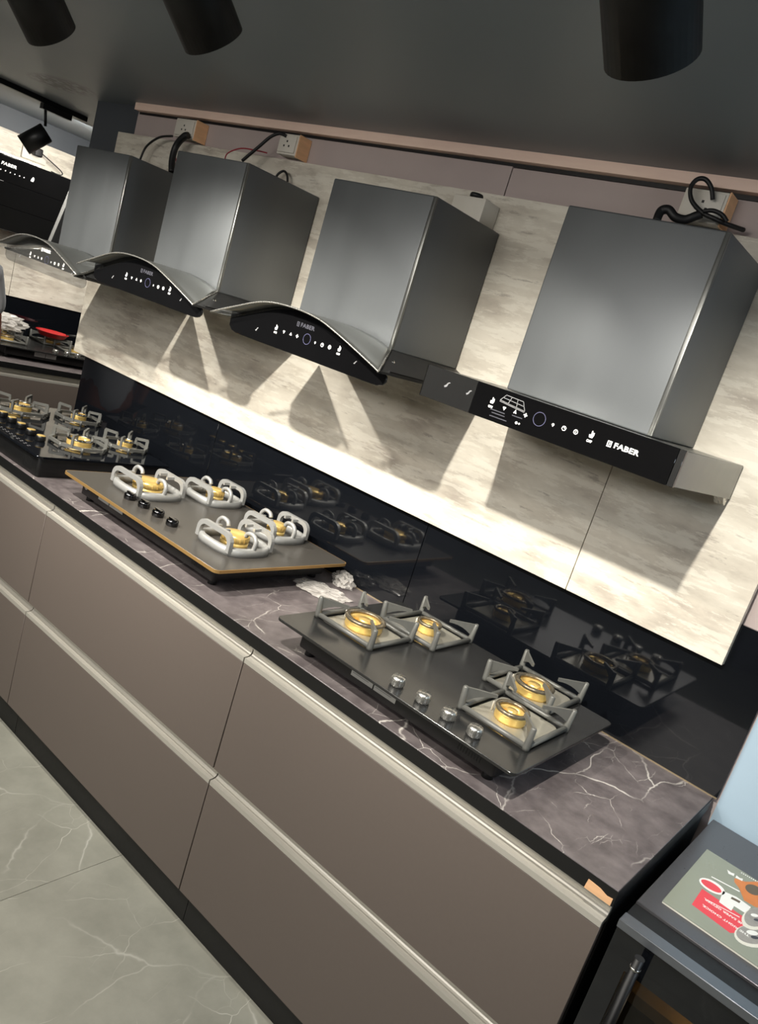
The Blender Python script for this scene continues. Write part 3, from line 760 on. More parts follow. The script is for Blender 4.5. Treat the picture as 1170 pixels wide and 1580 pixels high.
def hood_box():
    oy = 0.2; r = thing('cooker_hood', 'flat box-shaped black hood with long straight control strip at the right end', 'cooker hood', (-0.5375, -0.2, 1.604))
    chimney_box(r, -0.1815, 0.1875, -0.317 + oy, -0.024 + oy, 0.0715, 0.493)
    sh = MB()
    sh.box(-0.311, 0.311, -0.449 + oy, -0.030 + oy, 0.066, 0.0705)                # top sheet
    for sx in (-1, 1):                                                            # side cheeks
        x = sx * 0.3112
        sh.prism([(-0.449 + oy, 0.000), (-0.030 + oy, -0.011), (-0.030 + oy, 0.0705), (-0.449 + oy, 0.0705)], min(x, x - sx * 0.003), max(x, x - sx * 0.003), 'x')
    sh.build('body', M['canopy'], r, bevel=0.0008, seg=1)
    ft = MB().prism([(-0.446 + oy, 0.004), (-0.032 + oy, -0.006), (-0.032 + oy, 0.006), (-0.446 + oy, 0.012)], -0.306, 0.306, 'x').build('filter_plate', M['black'], r)
    MB().prism([(-0.075 + oy, -0.0065), (-0.030 + oy, -0.0065), (-0.030 + oy, -0.028), (-0.045 + oy, -0.028)], 0.285, 0.307, 'x').build('wall_bracket', M['steel'], r)
    a = MB().box(-0.3125, -0.170, -0.459 + oy, -0.4495 + oy, -0.001, 0.0715).build('side_panel', M['panel_grey'], r, bevel=0.0008, seg=1)
    MB().box(-0.3135, -0.3127, -0.4595 + oy, -0.449 + oy, -0.001, 0.0715).build('edge_strip', M['chrome'], a)
    MB().box(0.300, 0.3125, -0.459 + oy, -0.4495 + oy, -0.001, 0.0715).build('side_panel', M['panel_grey'], r, bevel=0.0008, seg=1)
    p = MB().box(-0.1695, 0.2995, -0.460 + oy, -0.4495 + oy, -0.001, 0.0715).build('control_panel', M['panel_black'], r, bevel=0.0008, seg=1)
    y = -0.4602 + oy; g = M['white']
    icon(a, 'streak', -.246, .040, y + 0.001, M['greyprint'], .008); icon(a, 'streak', -.184, .040, y + 0.001, M['greyprint'], .007)  # two pale streaks imitate reflections on the grey glass
    icon(p, 'hand', -.119, .040, y, g, .0065); icon(p, 'down', -.085, .034, y, g, .0055); icon(p, 'up', -.057, .035, y, g, .0055); icon(p, 'fan', -.031, .035, y, g, .0055)
    icon(p, 'dots', -.046, .014, y, g, .0038)
    icon(p, 'disc', .003, .037, y, M['ringprint'], .0048); icon(p, 'bulb', .037, .036, y, g, .0042); icon(p, 'clock', .063, .036, y, g, .0055); icon(p, 'power', .090, .037, y, g, .0055)
    icon(p, 'hand', .125, .041, y, g, .0068)
    text_mesh('off_lettering', 'OFF', 0.007, g, p, (.124, y, .0285), (pi / 2, 0, 0), bold=0.0003)
    text_mesh('on_lettering', 'ON', 0.007, g, p, (-.120, y, .0275), (pi / 2, 0, 0), bold=0.0003)
    brand(p, .176, .037, y, .0107, g)
    # the line drawing of a hob above the icons, and the lines of small print
    d = MB()
    def ln(a, b): d.bar((a[0], y, a[1]), (b[0], y, b[1]), 0.0004, 0.0014, up=(0, 0, 1) if abs(a[0] - b[0]) > abs(a[1] - b[1]) else (1, 0, 0))
    A = [(-.102, .048), (-.036, .042), (-.046, .060), (-.090, .062)]
    for i in range(4): ln(A[i], A[(i + 1) % 4])
    ln((-.080, .046), (-.075, .0615)); ln((-.058, .044), (-.060, .0605)); ln((-.095, .055), (-.041, .051))
    ln((-.102, .0455), (-.036, .0395))
    for cx_ in (-.086, -.069, -.051): d.lathe([(0, 0), (0.003, 0), (0.003, 0.0006), (0, 0.0006)], (cx_, 0, 0), 8) if False else None
    d.build('hob_drawing', M['greyprint'], p)
    t = MB()
    for x0, x1, z in ((-.118, -.080, .0225), (-.112, -.078, .0165), (-.062, -.036, .0250), (-.115, -.070, .009)):
        t.box(x0, x1, y - 0.0003, y, z, z + 0.002)
    t.build('small_print', M['dimprint'], p)
    return r
hood_box()

# ------------------------------------------------------------------ spotlights aimed at the wall
def spot_body(r, R, Ln, mat):
    """lamp can pointing along local -Z, open face at z=0"""
    m = MB().lathe([(R * 0.90, 0.004), (R * 0.90, 0.0), (R, 0.0), (R, Ln - 0.004), (R - 0.004, Ln), (0, Ln)], (0, 0, 0), 40)
    o = m.build('lamp_can', mat, r)
    MB().lathe([(R * 0.90, 0.0), (R * 0.88, 0.030), (R * 0.45, 0.045), (0, 0.045)], (0, 0, 0), 32).build('reflector', M['canopy'], o)
    MB().lathe([(0, 0.022), (R * 0.62, 0.022), (R * 0.62, 0.026), (0, 0.026)], (0, 0, 0), 24).build('lens', M['lens'], o)
    return o
def spot_lamp(o, power, angle, blend, col, size):
    l = bpy.data.lights.new('spot_beam', 'SPOT'); l.energy = power; l.spot_size = radians(angle); l.spot_blend = blend; l.color = col; l.shadow_soft_size = size
    q = bpy.data.objects.new('spot_beam', l); COL.objects.link(q); q.parent = o; q.location = (0, 0, 0.004)
tk = thing('ceiling_track', 'black ceiling track carrying the row of spotlights in front of the hoods', 'track', (-1.4, -1.30, ZC))
MB().box(-1.7, 1.7, -0.017, 0.017, -0.022, -0.001).build('rail', M['black'], tk, bevel=0.002)
TILT = radians(50)
words = ('black can spotlight at the right, above the box-shaped hood', 'black can spotlight in the middle, second of the three cans at the top edge', 'black can spotlight nearest the left, first of the three cans at the top edge',
         'black can spotlight on the long track, fourth from its right end', 'black can spotlight on the long track, at its left end')
for k, x in enumerate(SPOT_X):
    r = thing('spotlight', words[k], 'spotlight', (x, -1.175, 2.035), 0, 'spotlights on the long ceiling track')
    c = spot_body(r, 0.0455, 0.165, M['can'])
    c.rotation_euler = (TILT, 0, radians(SPOT_PAN[k]))
    spot_lamp(c, SPOT_POWER[k], 80, 1.0, SPOT_COL, 0.012)
    b = MB()
    # arm from the can up to the adapter in the track
    tail = Vector((0, -sin(TILT) * 0.10, cos(TILT) * 0.10))
    b.tube([(0.048, tail.y, tail.z), (0.052, tail.y, tail.z), (0.052, -0.11, 0.190), (0.03, -0.125, 0.200), (0.0, -0.125, 0.205)], 0.005, 8)
    b.box(-0.05, 0.05, -0.142, -0.108, 0.200, 0.2275)
    b.build('bracket', M['black'], r)
# the spotlight of the left bay and its track
r = thing('ceiling_track', 'short black ceiling track at the far left, running beside the dark wall', 'track', (-3.985, -0.6, ZC))
MB().box(-0.018, 0.018, -1.2, 0.91, -0.024, -0.001).build('rail', M['black'], r, bevel=0.002)
r = thing('spotlight', 'black spotlight on the short track at the far left, tilted down above the inclined hood', 'spotlight', (-3.985, 0.0, 2.09))
c = spot_body(r, 0.046, 0.13, M['black'])
pa = at(32, 218, 0, -3.985); pb2 = at(72, 190, 0, -3.985)
dr = (pa - pb2)
dr = Vector((-0.35 * dr.length, dr.y, dr.z)).normalized()
c.rotation_euler = dr.to_track_quat('-Z', 'Y').to_euler()
c.location = at(36, 224, 0, -3.985) - Vector((-3.985, 0.0, 2.09))
spot_lamp(c, 14, 80, 0.7, SPOT_COL, 0.012)
b = MB(); p0 = at(70, 195, 0, -3.985) - Vector((-3.985, 0.0, 2.09)); p1 = at(70, 168, 0, -3.985) - Vector((-3.985, 0.0, 2.09)); p2 = at(82, 172, 0, -3.985) - Vector((-3.985, 0.0, 2.09))
b.tube([p0, (p1.x, p1.y, 0.155)], 0.007, 8)
b.box(-0.017, 0.017, p1.y - 0.02, p1.y + 0.13, 0.145, 0.1705)
b.build('bracket', M['black'], r)

# ------------------------------------------------------------------ sockets, ducts and cables above the hoods
def wedge_box(name, x0, x1, y1, z0, z1, dep, label, dark=False, tilt=0.0):
    cx = (x0 + x1) / 2
    r = thing(name, label, 'socket', (cx, y1, z0)); r.rotation_euler = (0, tilt, 0)
    w = (x1 - x0) / 2; h = z1 - z0
    MB().box(-w, w, -dep, -0.0005, 0.0, h).build('back_box', M['plastic'], r, bevel=0.002)
    MB().box(w + 0.0002, w + 0.004, -dep, -0.0005, -0.004, h + 0.002).build('side_board', M['wood'], r, bevel=0.0008, seg=1)
    f = MB().box(-w + 0.006, w - 0.006, -dep - 0.005, -dep - 0.0002, 0.006, h - 0.006).build('face_plate', M['plastic'], r, bevel=0.002)
    hl = MB()
    for dx, dz in ((-0.012, 0.4), (0.012, 0.4), (0, 0.62)):
        hl.lathe([(0, 0), (0.0035, 0), (0.0035, 0.0006), (0, 0.0006)], (0, 0, 0), 10) if False else hl.box(dx - 0.003, dx + 0.003, -dep - 0.0056, -dep - 0.005, dz * h - 0.003, dz * h + 0.003)
    hl.build('socket_holes', M['black'], f)
    return r
def cable(name, pts, rad, mat, label, cat='cable'):
    P = curve_pts(pts, 6)
    o0 = P[0]
    o = MB().tube([p - o0 for p in P], rad, 8).build(name, mat, None, o0)
    return tag(o, label, cat)
YW = -0.026
wedge_box('socket_box', -2.640, -2.515, -0.0015, 2.172, 2.238, 0.055, 'white socket box with wooden side board above the leftmost two hoods')
wedge_box('socket_box', -2.035, -1.940, -0.0015, 2.170, 2.236, 0.055, 'white socket box with wooden side board above the hood over the gold-edged hob')
wedge_box('socket_box', -0.585, -0.480, -0.0015, 2.168, 2.240, 0.055, 'white socket box behind the top of the box-shaped hood at the right')
r = thing('junction_box', 'beige box with round black cap fixed to the panels right of the arched hood chimney', 'junction box', (-1.155, -0.0235, 2.055))
MB().box(-0.055, 0.055, -0.075, 0.0, 0.0, 0.075).build('box', M['plastic'], r, bevel=0.003)
MB().lathe([(0, 0.0), (0.016, 0.0), (0.016, 0.005), (0.019, 0.006), (0.019, 0.012), (0.017, 0.016), (0, 0.017)], (-0.005, -0.04, 0.0755), 24).build('cap', M['rubber'], r)
cable('power_cable', [at(216, 247, 1, -0.07), at(226, 226, 1, -0.066), at(246, 212, 1, -0.066), at(266, 210, 1, -0.068)], 0.0042, M['rubber'], 'thin black cable rising from the leftmost hood to the first white socket box')
cable('duct_hose', [at(265, 266, 1, -0.09), at(266, 245, 1, -0.085), at(272, 225, 1, -0.08), at(284, 211, 1, -0.08), at(291, 209, 1, -0.075)], 0.0125, M['rubber'], 'thick black hose beside the thin cable, between the two left hoods', 'hose')
cable('power_cable', [at(374, 248, 1, -0.10), at(400, 226, 1, -0.09), at(418, 211, 1, -0.08), at(432, 206, 1, -0.07), at(442, 210, 1, -0.063)], 0.0055, M['rubber'], 'black cable rising to the second white socket box above the gold-edged hob')
cable('earth_wire', [at(347, 246, 1, -0.10), at(352, 236, 1, -0.09), at(372, 229, 1, -0.08), at(395, 232, 1, -0.07), at(412, 236, 1, -0.06)], 0.0022, M['red_wire'], 'thin red wire running along the top of the second hood to the socket box', 'wire')
cable('earth_wire', [at(268, 262, 1, -0.06), at(272, 250, 1, -0.05), at(271, 238, 1, -0.05), at(277, 222, 1, -0.05)], 0.0022, M['red_wire'], 'thin red wire hanging behind the thick black hose', 'wire')
cable('plug_lead', [at(425, 275, 1, -0.05), at(430, 268, 1, -0.05), at(438, 264, 1, -0.045), at(443, 270, 1, -0.045), at(444, 280, 1, -0.045)], 0.004, M['rubber'], 'short black lead bent over the right edge of the second hood')
cable('duct_hose', [at(1013, 342, 1, -0.13), at(1020, 326, 1, -0.12), at(1032, 324, 1, -0.115), at(1042, 335, 1, -0.11), at(1057, 339, 1, -0.10), at(1072, 334, 1, -0.095), at(1083, 330, 1, -0.09)], 0.0105, M['rubber'], 'thick curled black hose on top of the box-shaped hood', 'hose')
cable('power_cable', [at(1100, 308, 1, -0.075), at(1098, 290, 1, -0.08), at(1089, 277, 1, -0.085), at(1076, 277, 1, -0.09), at(1066, 290, 1, -0.095), at(1068, 310, 1, -0.097), at(1084, 328, 1, -0.098), at(1104, 338, 1, -0.095), at(1122, 346, 1, -0.08), at(1148, 355, 1, -0.03)], 0.0052, M['rubber'], 'black cable looped up to the ceiling above the box-shaped hood')
cable('power_cable', [at(1086, 326, 1, -0.104), at(1100, 325, 1, -0.104), at(1114, 331, 1, -0.1), at(1122, 342, 1, -0.095)], 0.005, M['rubber'], 'short black cable arching across the white socket box at the right')

# ------------------------------------------------------------------ the left bay
XL = -4.92
lp = thing('wall_cladding', 'whitewashed board panel on the far left wall above its black backsplash', 'wall panel', (XL + 0.012, 0.5, 1.226))
for y0, y1 in ((-1.3, 0.02), (0.022, 1.242)):
    MB().box(-0.0115, 0.012, y0, y1, 0.0, 0.937).build('panel', M['clad'], lp, bevel=0.0008, seg=1)
lb = thing('backsplash', 'black glass backsplash on the far left wall behind the red pan', 'backsplash', (XL + 0.006, 0.5, H))
for y0, y1 in ((-1.3, 0.02), (0.022, 1.242)):
    MB().box(-0.0055, 0.006, y0, y1, 0.002, 0.303).build('glass_sheet', M['black_gloss'], lb, bevel=0.0008, seg=1)
XF = -4.262
lc = thing('base_cabinet', 'taupe drawer cabinet of the far left bay below the short worktop', 'cabinet', (XF + 0.31, 0.25, 0), pi / 2)
# local -Y looks towards +X of the room
lc.location = (XF - 0.30, 0.24, 0)
b = MB(); b.box(-1.0, 1.0, -0.262, 0.345, 0.13, 0.884); b.build('carcass', M['black_matte'], lc)
MB().box(-1.0, 1.0, -0.25, -0.235, 0.0, 0.13).build('plinth', M['black_matte'], lc)
for x0, x1 in ((-1.0, 0.0), (0.0, 1.0)):
    for z0, z1, hz in ((0.522, 0.836, 0.883), (0.134, 0.474, 0.520)):
        d = MB().box(x0 + 0.0016, x1 - 0.0016, -0.300, -0.282, z0, z1 - 0.001).build('drawer_front', M['taupe'], lc, bevel=0.001, seg=1)
        gola(x0 + 0.0022, x1 - 0.0022, z1, hz, -0.296).build('handle', M['alu'], d)
w2 = thing('worktop', 'short dark worktop of the far left bay, under the hob with the red pan', 'worktop', (XF - 0.30, 0.24, 0.8845), pi / 2)
MB().box(-1.0, 1.0, -0.3, 0.356, 0.004, 0.0355).build('slab', M['worktop'], w2, bevel=0.0012, seg=1)
MB().box(-1.0, 1.0, -0.3012, -0.3002, 0.002, 0.0335).build('edge_band', M['black'], w2)
hob_square((-4.62, 0.62, H), pi / 2, 'black hob of the far left bay, crowded with a red pan and wrapped goods')

r = thing('frying_pan', 'small red pan standing on the far left hob', 'pan', (-4.70, 0.74, H + ZP + 0.057))
MB().lathe([(0, 0.0), (0.075, 0.0), (0.098, 0.030), (0.101, 0.031), (0.096, 0.028), (0.073, 0.004), (0, 0.004)], (0, 0, 0), 36).build('bowl', M['red'], r)
MB().tube([(0.0, 0.095, 0.026), (0.02, 0.15, 0.036), (0.03, 0.23, 0.044)], [0.008, 0.009, 0.010], 10).build('handle', M['rubber'], r)
def crumple(name, loc, sx, sy, sz, mat, seed, amp, sub=4, flat=0.0):
    bm = bmesh.new(); bmesh.ops.create_icosphere(bm, subdivisions=sub, radius=1.0)
    for v in bm.verts:
        d = v.co.normalized()
        k = 1 + amp * noise.noise(d * 2.2 + Vector((seed, 0, 0))) + amp * 0.6 * abs(noise.noise(d * 5.5 + Vector((0, seed, 0)))) + amp * 0.35 * noise.noise(d * 12 + Vector((0, 0, seed)))
        v.co = Vector((d.x * sx * k, d.y * sy * k, max(d.z * sz * k, -sz * 0.62) + sz * 0.62))
    me = bpy.data.meshes.new(name); bm.to_mesh(me); bm.free()
    me.materials.append(mat)
    o = bpy.data.objects.new(name, me); COL.objects.link(o); o.location = loc
    return o
o = crumple('wrapped_pack', (-4.66, 0.36, H + ZP + 0.057), 0.10, 0.15, 0.055, M['bag'], 3.3, 0.5)
tag(o, 'crumpled glittering clear plastic pack on the far left hob', 'plastic wrap')

# inclined hood on the far left wall
r = thing('cooker_hood', 'inclined black hood with slanted glass front on the far left wall', 'cooker hood', (-4.9, 0.1, 1.58))
X0 = 4.9; Yr = 0.573 - 0.1; Yl = -0.327 - 0.1
# slanted front: top leans out into the room
def slab(m, y0, y1, s0, s1, t0, t1):
    """piece of the slanted sheet: s along the slope (0 bottom, 1 top), t outwards"""
    a = Vector((0.24, 0, 0.035)); bq = Vector((0.40, 0, 0.42)); d = bq - a; nrm = Vector((d.z, 0, -d.x)).normalized()
    vs = []
    for s in (s0, s1):
        for t in (t0, t1):
            p = a + d * s + nrm * t
            vs += [(p.x, y0, p.z), (p.x, y1, p.z)]
    m.add(vs, [(0, 1, 3, 2), (4, 6, 7, 5), (0, 4, 5, 1), (2, 3, 7, 6), (0, 2, 6, 4), (1, 5, 7, 3)])
    return m
MB().prism([(0.009, 0.02), (0.236, 0.03), (0.394, 0.42), (0.394, 0.425), (0.009, 0.30)], 0, 1, 'y') if False else None
bd = MB(); vs = []
prof = [(0.010, 0.02), (0.235, 0.034), (0.392, 0.416), (0.30, 0.416), (0.010, 0.30)]
bd.prism([(u, v) for u, v in prof], Yl, Yr, 'y')
bd.build('body', M['black'], r, bevel=0.002)
for s0, s1 in ((0.0, 0.33), (0.335, 0.66), (0.665, 1.0)):
    slab(MB(), Yl, Yr, s0, s1, 0.0015, 0.008).build('front_panel', M['panel_black'], r, bevel=0.0008, seg=1)
MB().box(0.009, 0.030, Yr - 0.02, Yr + 0.34, 0.0, 0.395).build('back_plate', M['black'], r)
for s0, s1 in ((0.0, 0.84), (0.845, 1.0)):
    slab(MB(), Yr + 0.0005, Yr + 0.020, s0, s1, -0.012, 0.0085).build('side_strip', M['cast'], r, bevel=0.0008, seg=1)
MB().box(0.30, 0.412, Yl, Yr - 0.20, 0.4215, 0.428).build('top_strip', M['steel'], r)
rot = Matrix.Rotation(pi / 2, 4, 'Z') @ Matrix.Rotation(pi / 2, 4, 'X') @ Matrix.Rotation(0, 4, 'X')
a = Vector((0.24, 0, 0.035)); d = (Vector((0.40, 0, 0.42)) - a); nrm = Vector((d.z, 0, -d.x)).normalized(); dn = d.normalized()
RM = Matrix((Vector((0, 1, 0)), dn, nrm)).transposed().to_euler()
def on_slant(y, s, t=0.0083): p = a + d * s + nrm * t; return (p.x, y, p.z)
text_mesh('brand_lettering', 'FABER', 0.024, M['white'], r, on_slant(0.115, 0.89), RM, bold=0.0007, xs=1.2, spacing=1.06)
for k in range(8):
    q = MB().lathe([(0, 0.0004), (0.0036, 0.0004), (0.0036, 0.0), (0, 0.0)], (0, 0, 0), 10).build('icon_or_glint', M['white'], r, on_slant(0.03 + 0.026 * k, 0.80))
    q.rotation_euler = RM
q = MB().prism([(-0.007, -0.010), (0.007, -0.010), (0.009, 0.004), (0.002, 0.016), (-0.004, 0.016), (-0.009, 0.0)], 0, 0.0004).build('icon_or_glint', M['white'], r, on_slant(0.26, 0.81))
q.rotation_euler = RM
# socket with black plug on the panel behind it
r = thing('wall_socket', 'white wall socket with black plug above the inclined hood', 'socket', (XL + 0.0245, 0.52, 2.045))
MB().box(0.0, 0.012, -0.075, 0.075, 0.0, 0.115).build('face_plate', M['plastic'], r, bevel=0.003)
MB().box(0.0125, 0.055, -0.022, 0.028, 0.032, 0.080).build('plug', M['rubber'], r, bevel=0.008, seg=3)
MB().tube(curve_pts([(0.045, 0.028, 0.056), (0.05, 0.09, 0.03), (0.05, 0.15, 0.004), (0.048, 0.168, -0.012), (0.045, 0.15, -0.024), (0.04, 0.10, -0.02)], 6), 0.0035, 8).build('lead', M['rubber'], r)

# ------------------------------------------------------------------ polythene bag beside the gold-edged hob
o = crumple('plastic_bag', at(545, 897, 2, H + 0.001), 0.032, 0.050, 0.022, M['bag'], 1.7, 0.45)
o.location += Vector((0.012, -0.068, 0)); o.location.z = H + 0.0005; o.rotation_euler = (0, 0, 0.9)
tag(o, 'crumpled clear plastic bag on the worktop by the back corner of the gold-edged hob', 'plastic bag')
o = crumple('plastic_film', at(520, 917, 2, H + 0.001), 0.075, 0.052, 0.008, M['bag'], 5.1, 0.5)
o.location += Vector((-0.03, -0.045, 0)); o.location.z = H + 0.0005; o.rotation_euler = (0, 0, 0.4)
tag(o, 'flat wrinkled clear film lying on the worktop behind the nearest hob', 'plastic film')

# ------------------------------------------------------------------ black appliance at the right and the brochure on it
ZA = 0.875
r = thing('wine_cooler', 'black glass-door cooler with grey steel top standing right of the worktop', 'cooler', (0.322, -0.28, 0.0))
ox, oy = 0.322, 0.28
cs = MB(); cs.box(-0.302, -0.284, -0.285, 0.27, 0.06, 0.855); cs.box(0.284, 0.302, -0.285, 0.27, 0.06, 0.855); cs.box(-0.284, 0.284, 0.25, 0.27, 0.06, 0.855); cs.box(-0.284, 0.284, -0.285, 0.25, 0.06, 0.08); cs.box(-0.302, 0.302, -0.285, 0.27, 0.8555, 0.8655)
cs.build('case', M['black'], r)
MB().box(-0.302, 0.302, -0.235, 0.272, 0.866, ZA).build('top', M['satin_top'], r, bevel=0.001, seg=1)
MB().box(-0.302, 0.302, -0.2855, -0.236, 0.866, 0.870).build('front_groove', M['black_matte'], r)
MB().box(-0.303, 0.303, -0.318, -0.2865, 0.858, 0.8745).build('front_strip', M['strip'], r, bevel=0.001, seg=1)
d = MB(); d.box(-0.302, -0.262, -0.312, -0.288, 0.065, 0.857); d.box(0.262, 0.302, -0.312, -0.288, 0.065, 0.857); d.box(-0.262, 0.262, -0.312, -0.288, 0.790, 0.857); d.box(-0.262, 0.262, -0.312, -0.288, 0.065, 0.12)
do = d.build('door', M['black_gloss'], r)
MB().box(-0.2615, 0.2615, -0.308, -0.300, 0.1205, 0.7895).build('door_glass', M['door_glass'], do)
hd = MB().tube([(-0.243, -0.350, 0.855), (-0.243, -0.350, 0.30)], 0.009, 14); hd.tube([(-0.243, -0.350, 0.800), (-0.243, -0.310, 0.800)], 0.006, 10); hd.tube([(-0.243, -0.350, 0.36), (-0.243, -0.310, 0.36)], 0.006, 10)
ho = hd.build('handle', M['black'], do)
MB().lathe([(0.0092, 0.0), (0.0102, 0.0), (0.0102, 0.004), (0.0092, 0.004)], (-0.243, -0.350, 0.833), 20).build('handle_collar', M['chrome'], ho)
il = bpy.data.lights.new('cooler_lamp', 'POINT'); il.energy = 1.8; il.color = (1.0, 0.80, 0.54); il.shadow_soft_size = 0.03
io = bpy.data.objects.new('cooler_lamp', il); COL.objects.link(io); io.parent = r; io.location = (0.0, -0.20, 0.80)
for z in (0.688, 0.54, 0.39, 0.24):
    MB().box(-0.262, 0.262, -0.235, 0.22, z, z + 0.024).build('shelf', M['shelfwood'], r, bevel=0.002)
for sx in (-1, 1):
    for sy in (-1, 1):
        MB().lathe([(0, 0), (0.02, 0), (0.018, 0.061), (0, 0.061)], (sx * 0.26, sy * 0.22, 0.0), 14).build('foot', M['rubber'], r)

ZB = ZA + 0.0045
q0 = at(1088, 1308, 2, ZB); q1 = at(1027, 1393, 2, ZB)
bx0 = (q0.x + q1.x) / 2; by0 = q1.y; by1 = q0.y
r = thing('brochure', 'olive grey product brochure with red box lying on the cooler', 'brochure', (bx0, by0, ZA + 0.0004))
bw = 0.212; bh = by1 - by0
MB().box(0, bw, 0, bh, 0.0, 0.0034).build('pages', M['papercut'], r)
MB().box(-0.0005, bw + 0.0005, -0.0005, bh + 0.0005, 0.0035, 0.0041).build('cover', M['paper'], r)
def print_px(name, pts, mat, lvl=1, hole=None):
    P = [at(x, y, 2, ZB) for x, y in pts]
    m = MB().prism([(p.x - bx0, p.y - by0) for p in P], 0.0041 + 0.00008 * (lvl - 1) + 0.00003, 0.0041 + 0.00008 * lvl)
    return m.build(name, mat, r)
def zz(x, y): return (960 + x * 0.17949, 1260 + y * 0.17949)
def ell_px(name, c, u, v, mat, lvl, n=24):
    return print_px(name, [(c[0] + u[0] * cos(2 * pi * k / n) + v[0] * sin(2 * pi * k / n), c[1] + u[1] * cos(2 * pi * k / n) + v[1] * sin(2 * pi * k / n)) for k in range(n)], mat, lvl)
print_px('red_box', [zz(690, 620), zz(600, 755), zz(930, 1000), zz(1190, 1000), zz(1190, 960)], M['redprint'], 1)
print_px('printed_line', [zz(770, 512), zz(768, 520), zz(1010, 648), zz(1014, 640)], M['white'], 1)
ell_px('printed_handle', zz(775, 600), (19.5, 11), (-4.2, 7.2), M['white'], 2)
ell_px('printed_grip', zz(768, 598), (15.5, 9.2), (-2.6, 4.6), M['redprint'], 3)
print_px('printed_body', [zz(870, 640), zz(835, 735), zz(940, 810), zz(965, 770), zz(1060, 830), zz(1110, 780), zz(985, 690), zz(940, 670)], M['white'], 2)
print_px('printed_body_shade', [zz(945, 690), zz(935, 705), zz(1010, 745), zz(1020, 728)], M['brownprint'], 3)
print_px('printed_orange', [zz(968, 530), zz(965, 560), zz(1010, 620), zz(1050, 720), zz(1170, 790), zz(1200, 800), zz(1200, 560), zz(1060, 560)], M['orangeprint'], 2)
ell_px('printed_orange_hole', zz(1130, 630), (11, 7), (-6, 5), M['brownprint'], 3)
ell_px('printed_knob', zz(1130, 1030), (28, 9), (-10, 15), M['papercut'], 2)
ell_px('printed_knob', zz(1130, 1015), (25, 7), (-9, 13), M['midprint'], 3)
ell_px('printed_knob', zz(1150, 880), (20, 6), (-9, 16), M['papercut'], 4)
ell_px('printed_knob', zz(1155, 865), (17, 5), (-8, 14), M['midprint'], 5)
for a_, b_, m_ in (((1120, 1000), 9, 'white'), ((1140, 1040), 6, 'dimprint'), ((1140, 850), 6, 'white'), ((1160, 890), 5, 'dimprint')):
    ell_px('printed_glint', zz(*a_), (b_, b_ * 0.3), (-b_ * 0.25, b_ * 0.35), M[m_], 6, 12)
print_px('printed_heading', [zz(905, 455), zz(915, 490), zz(962, 512), zz(968, 490), zz(940, 482)], M['white'], 1)
print_px('printed_heading', [zz(985, 505), zz(975, 525), zz(1035, 555), zz(1040, 535), zz(1012, 528)], M['white'], 3)
for k in range(9):
    x, y = 1025 + k * 17, 478 + k * 9.5
    print_px('printed_caption', [zz(x, y), zz(x - 2, y + 7), zz(x + 8, y + 12), zz(x + 10, y + 5)], M['white'], 1)
c1 = at(*zz(870, 812), 2, ZB); c2 = at(*zz(840, 848), 2, ZB)
dxy = at(*zz(1000, 905), 2, ZB) - at(*zz(700, 725), 2, ZB)
tz = pi
text_mesh('printed_words', 'THE SAFER GEYSER.', 0.0098, M['white'], r, (c1.x - bx0 + 0.004, c1.y - by0, 0.0041 + 0.00022), (0, 0, tz), bold=0.00025, depth=0.00004)
text_mesh('printed_words', 'THE RIGHT CHOICE,', 0.0098, M['white'], r, (c2.x - bx0 + 0.012, c2.y - by0 - 0.004, 0.0041 + 0.00022), (0, 0, tz), bold=0.00025, depth=0.00004)
print_px('printed_rule', [zz(735, 715), zz(733, 719), zz(1010, 868), zz(1013, 863)], M['white'], 2)

# ------------------------------------------------------------------ the person at the left edge
def skin_mesh(name, verts, edges, radii, mat, parent, root=0, sub=2):
    me = bpy.data.meshes.new(name); me.from_pydata(verts, edges, [])
    o = bpy.data.objects.new(name, me); COL.objects.link(o)
    o.modifiers.new('skin', 'SKIN').use_smooth_shade = True
    s = o.modifiers.new('smooth', 'SUBSURF'); s.levels = sub; s.render_levels = sub
    for d, r in zip(me.skin_vertices[0].data, radii): d.radius = r if hasattr(r, '__len__') else (r, r)
    me.skin_vertices[0].data[root].use_root = True
    dg = bpy.context.evaluated_depsgraph_get(); dg.update()
    m2 = bpy.data.meshes.new_from_object(o.evaluated_get(dg))
    bpy.data.objects.remove(o)
    m2.name = name; m2.materials.clear(); m2.materials.append(mat)
    for p in m2.polygons: p.use_smooth = True
    q = bpy.data.objects.new(name, m2); COL.objects.link(q); q.parent = parent
    return q
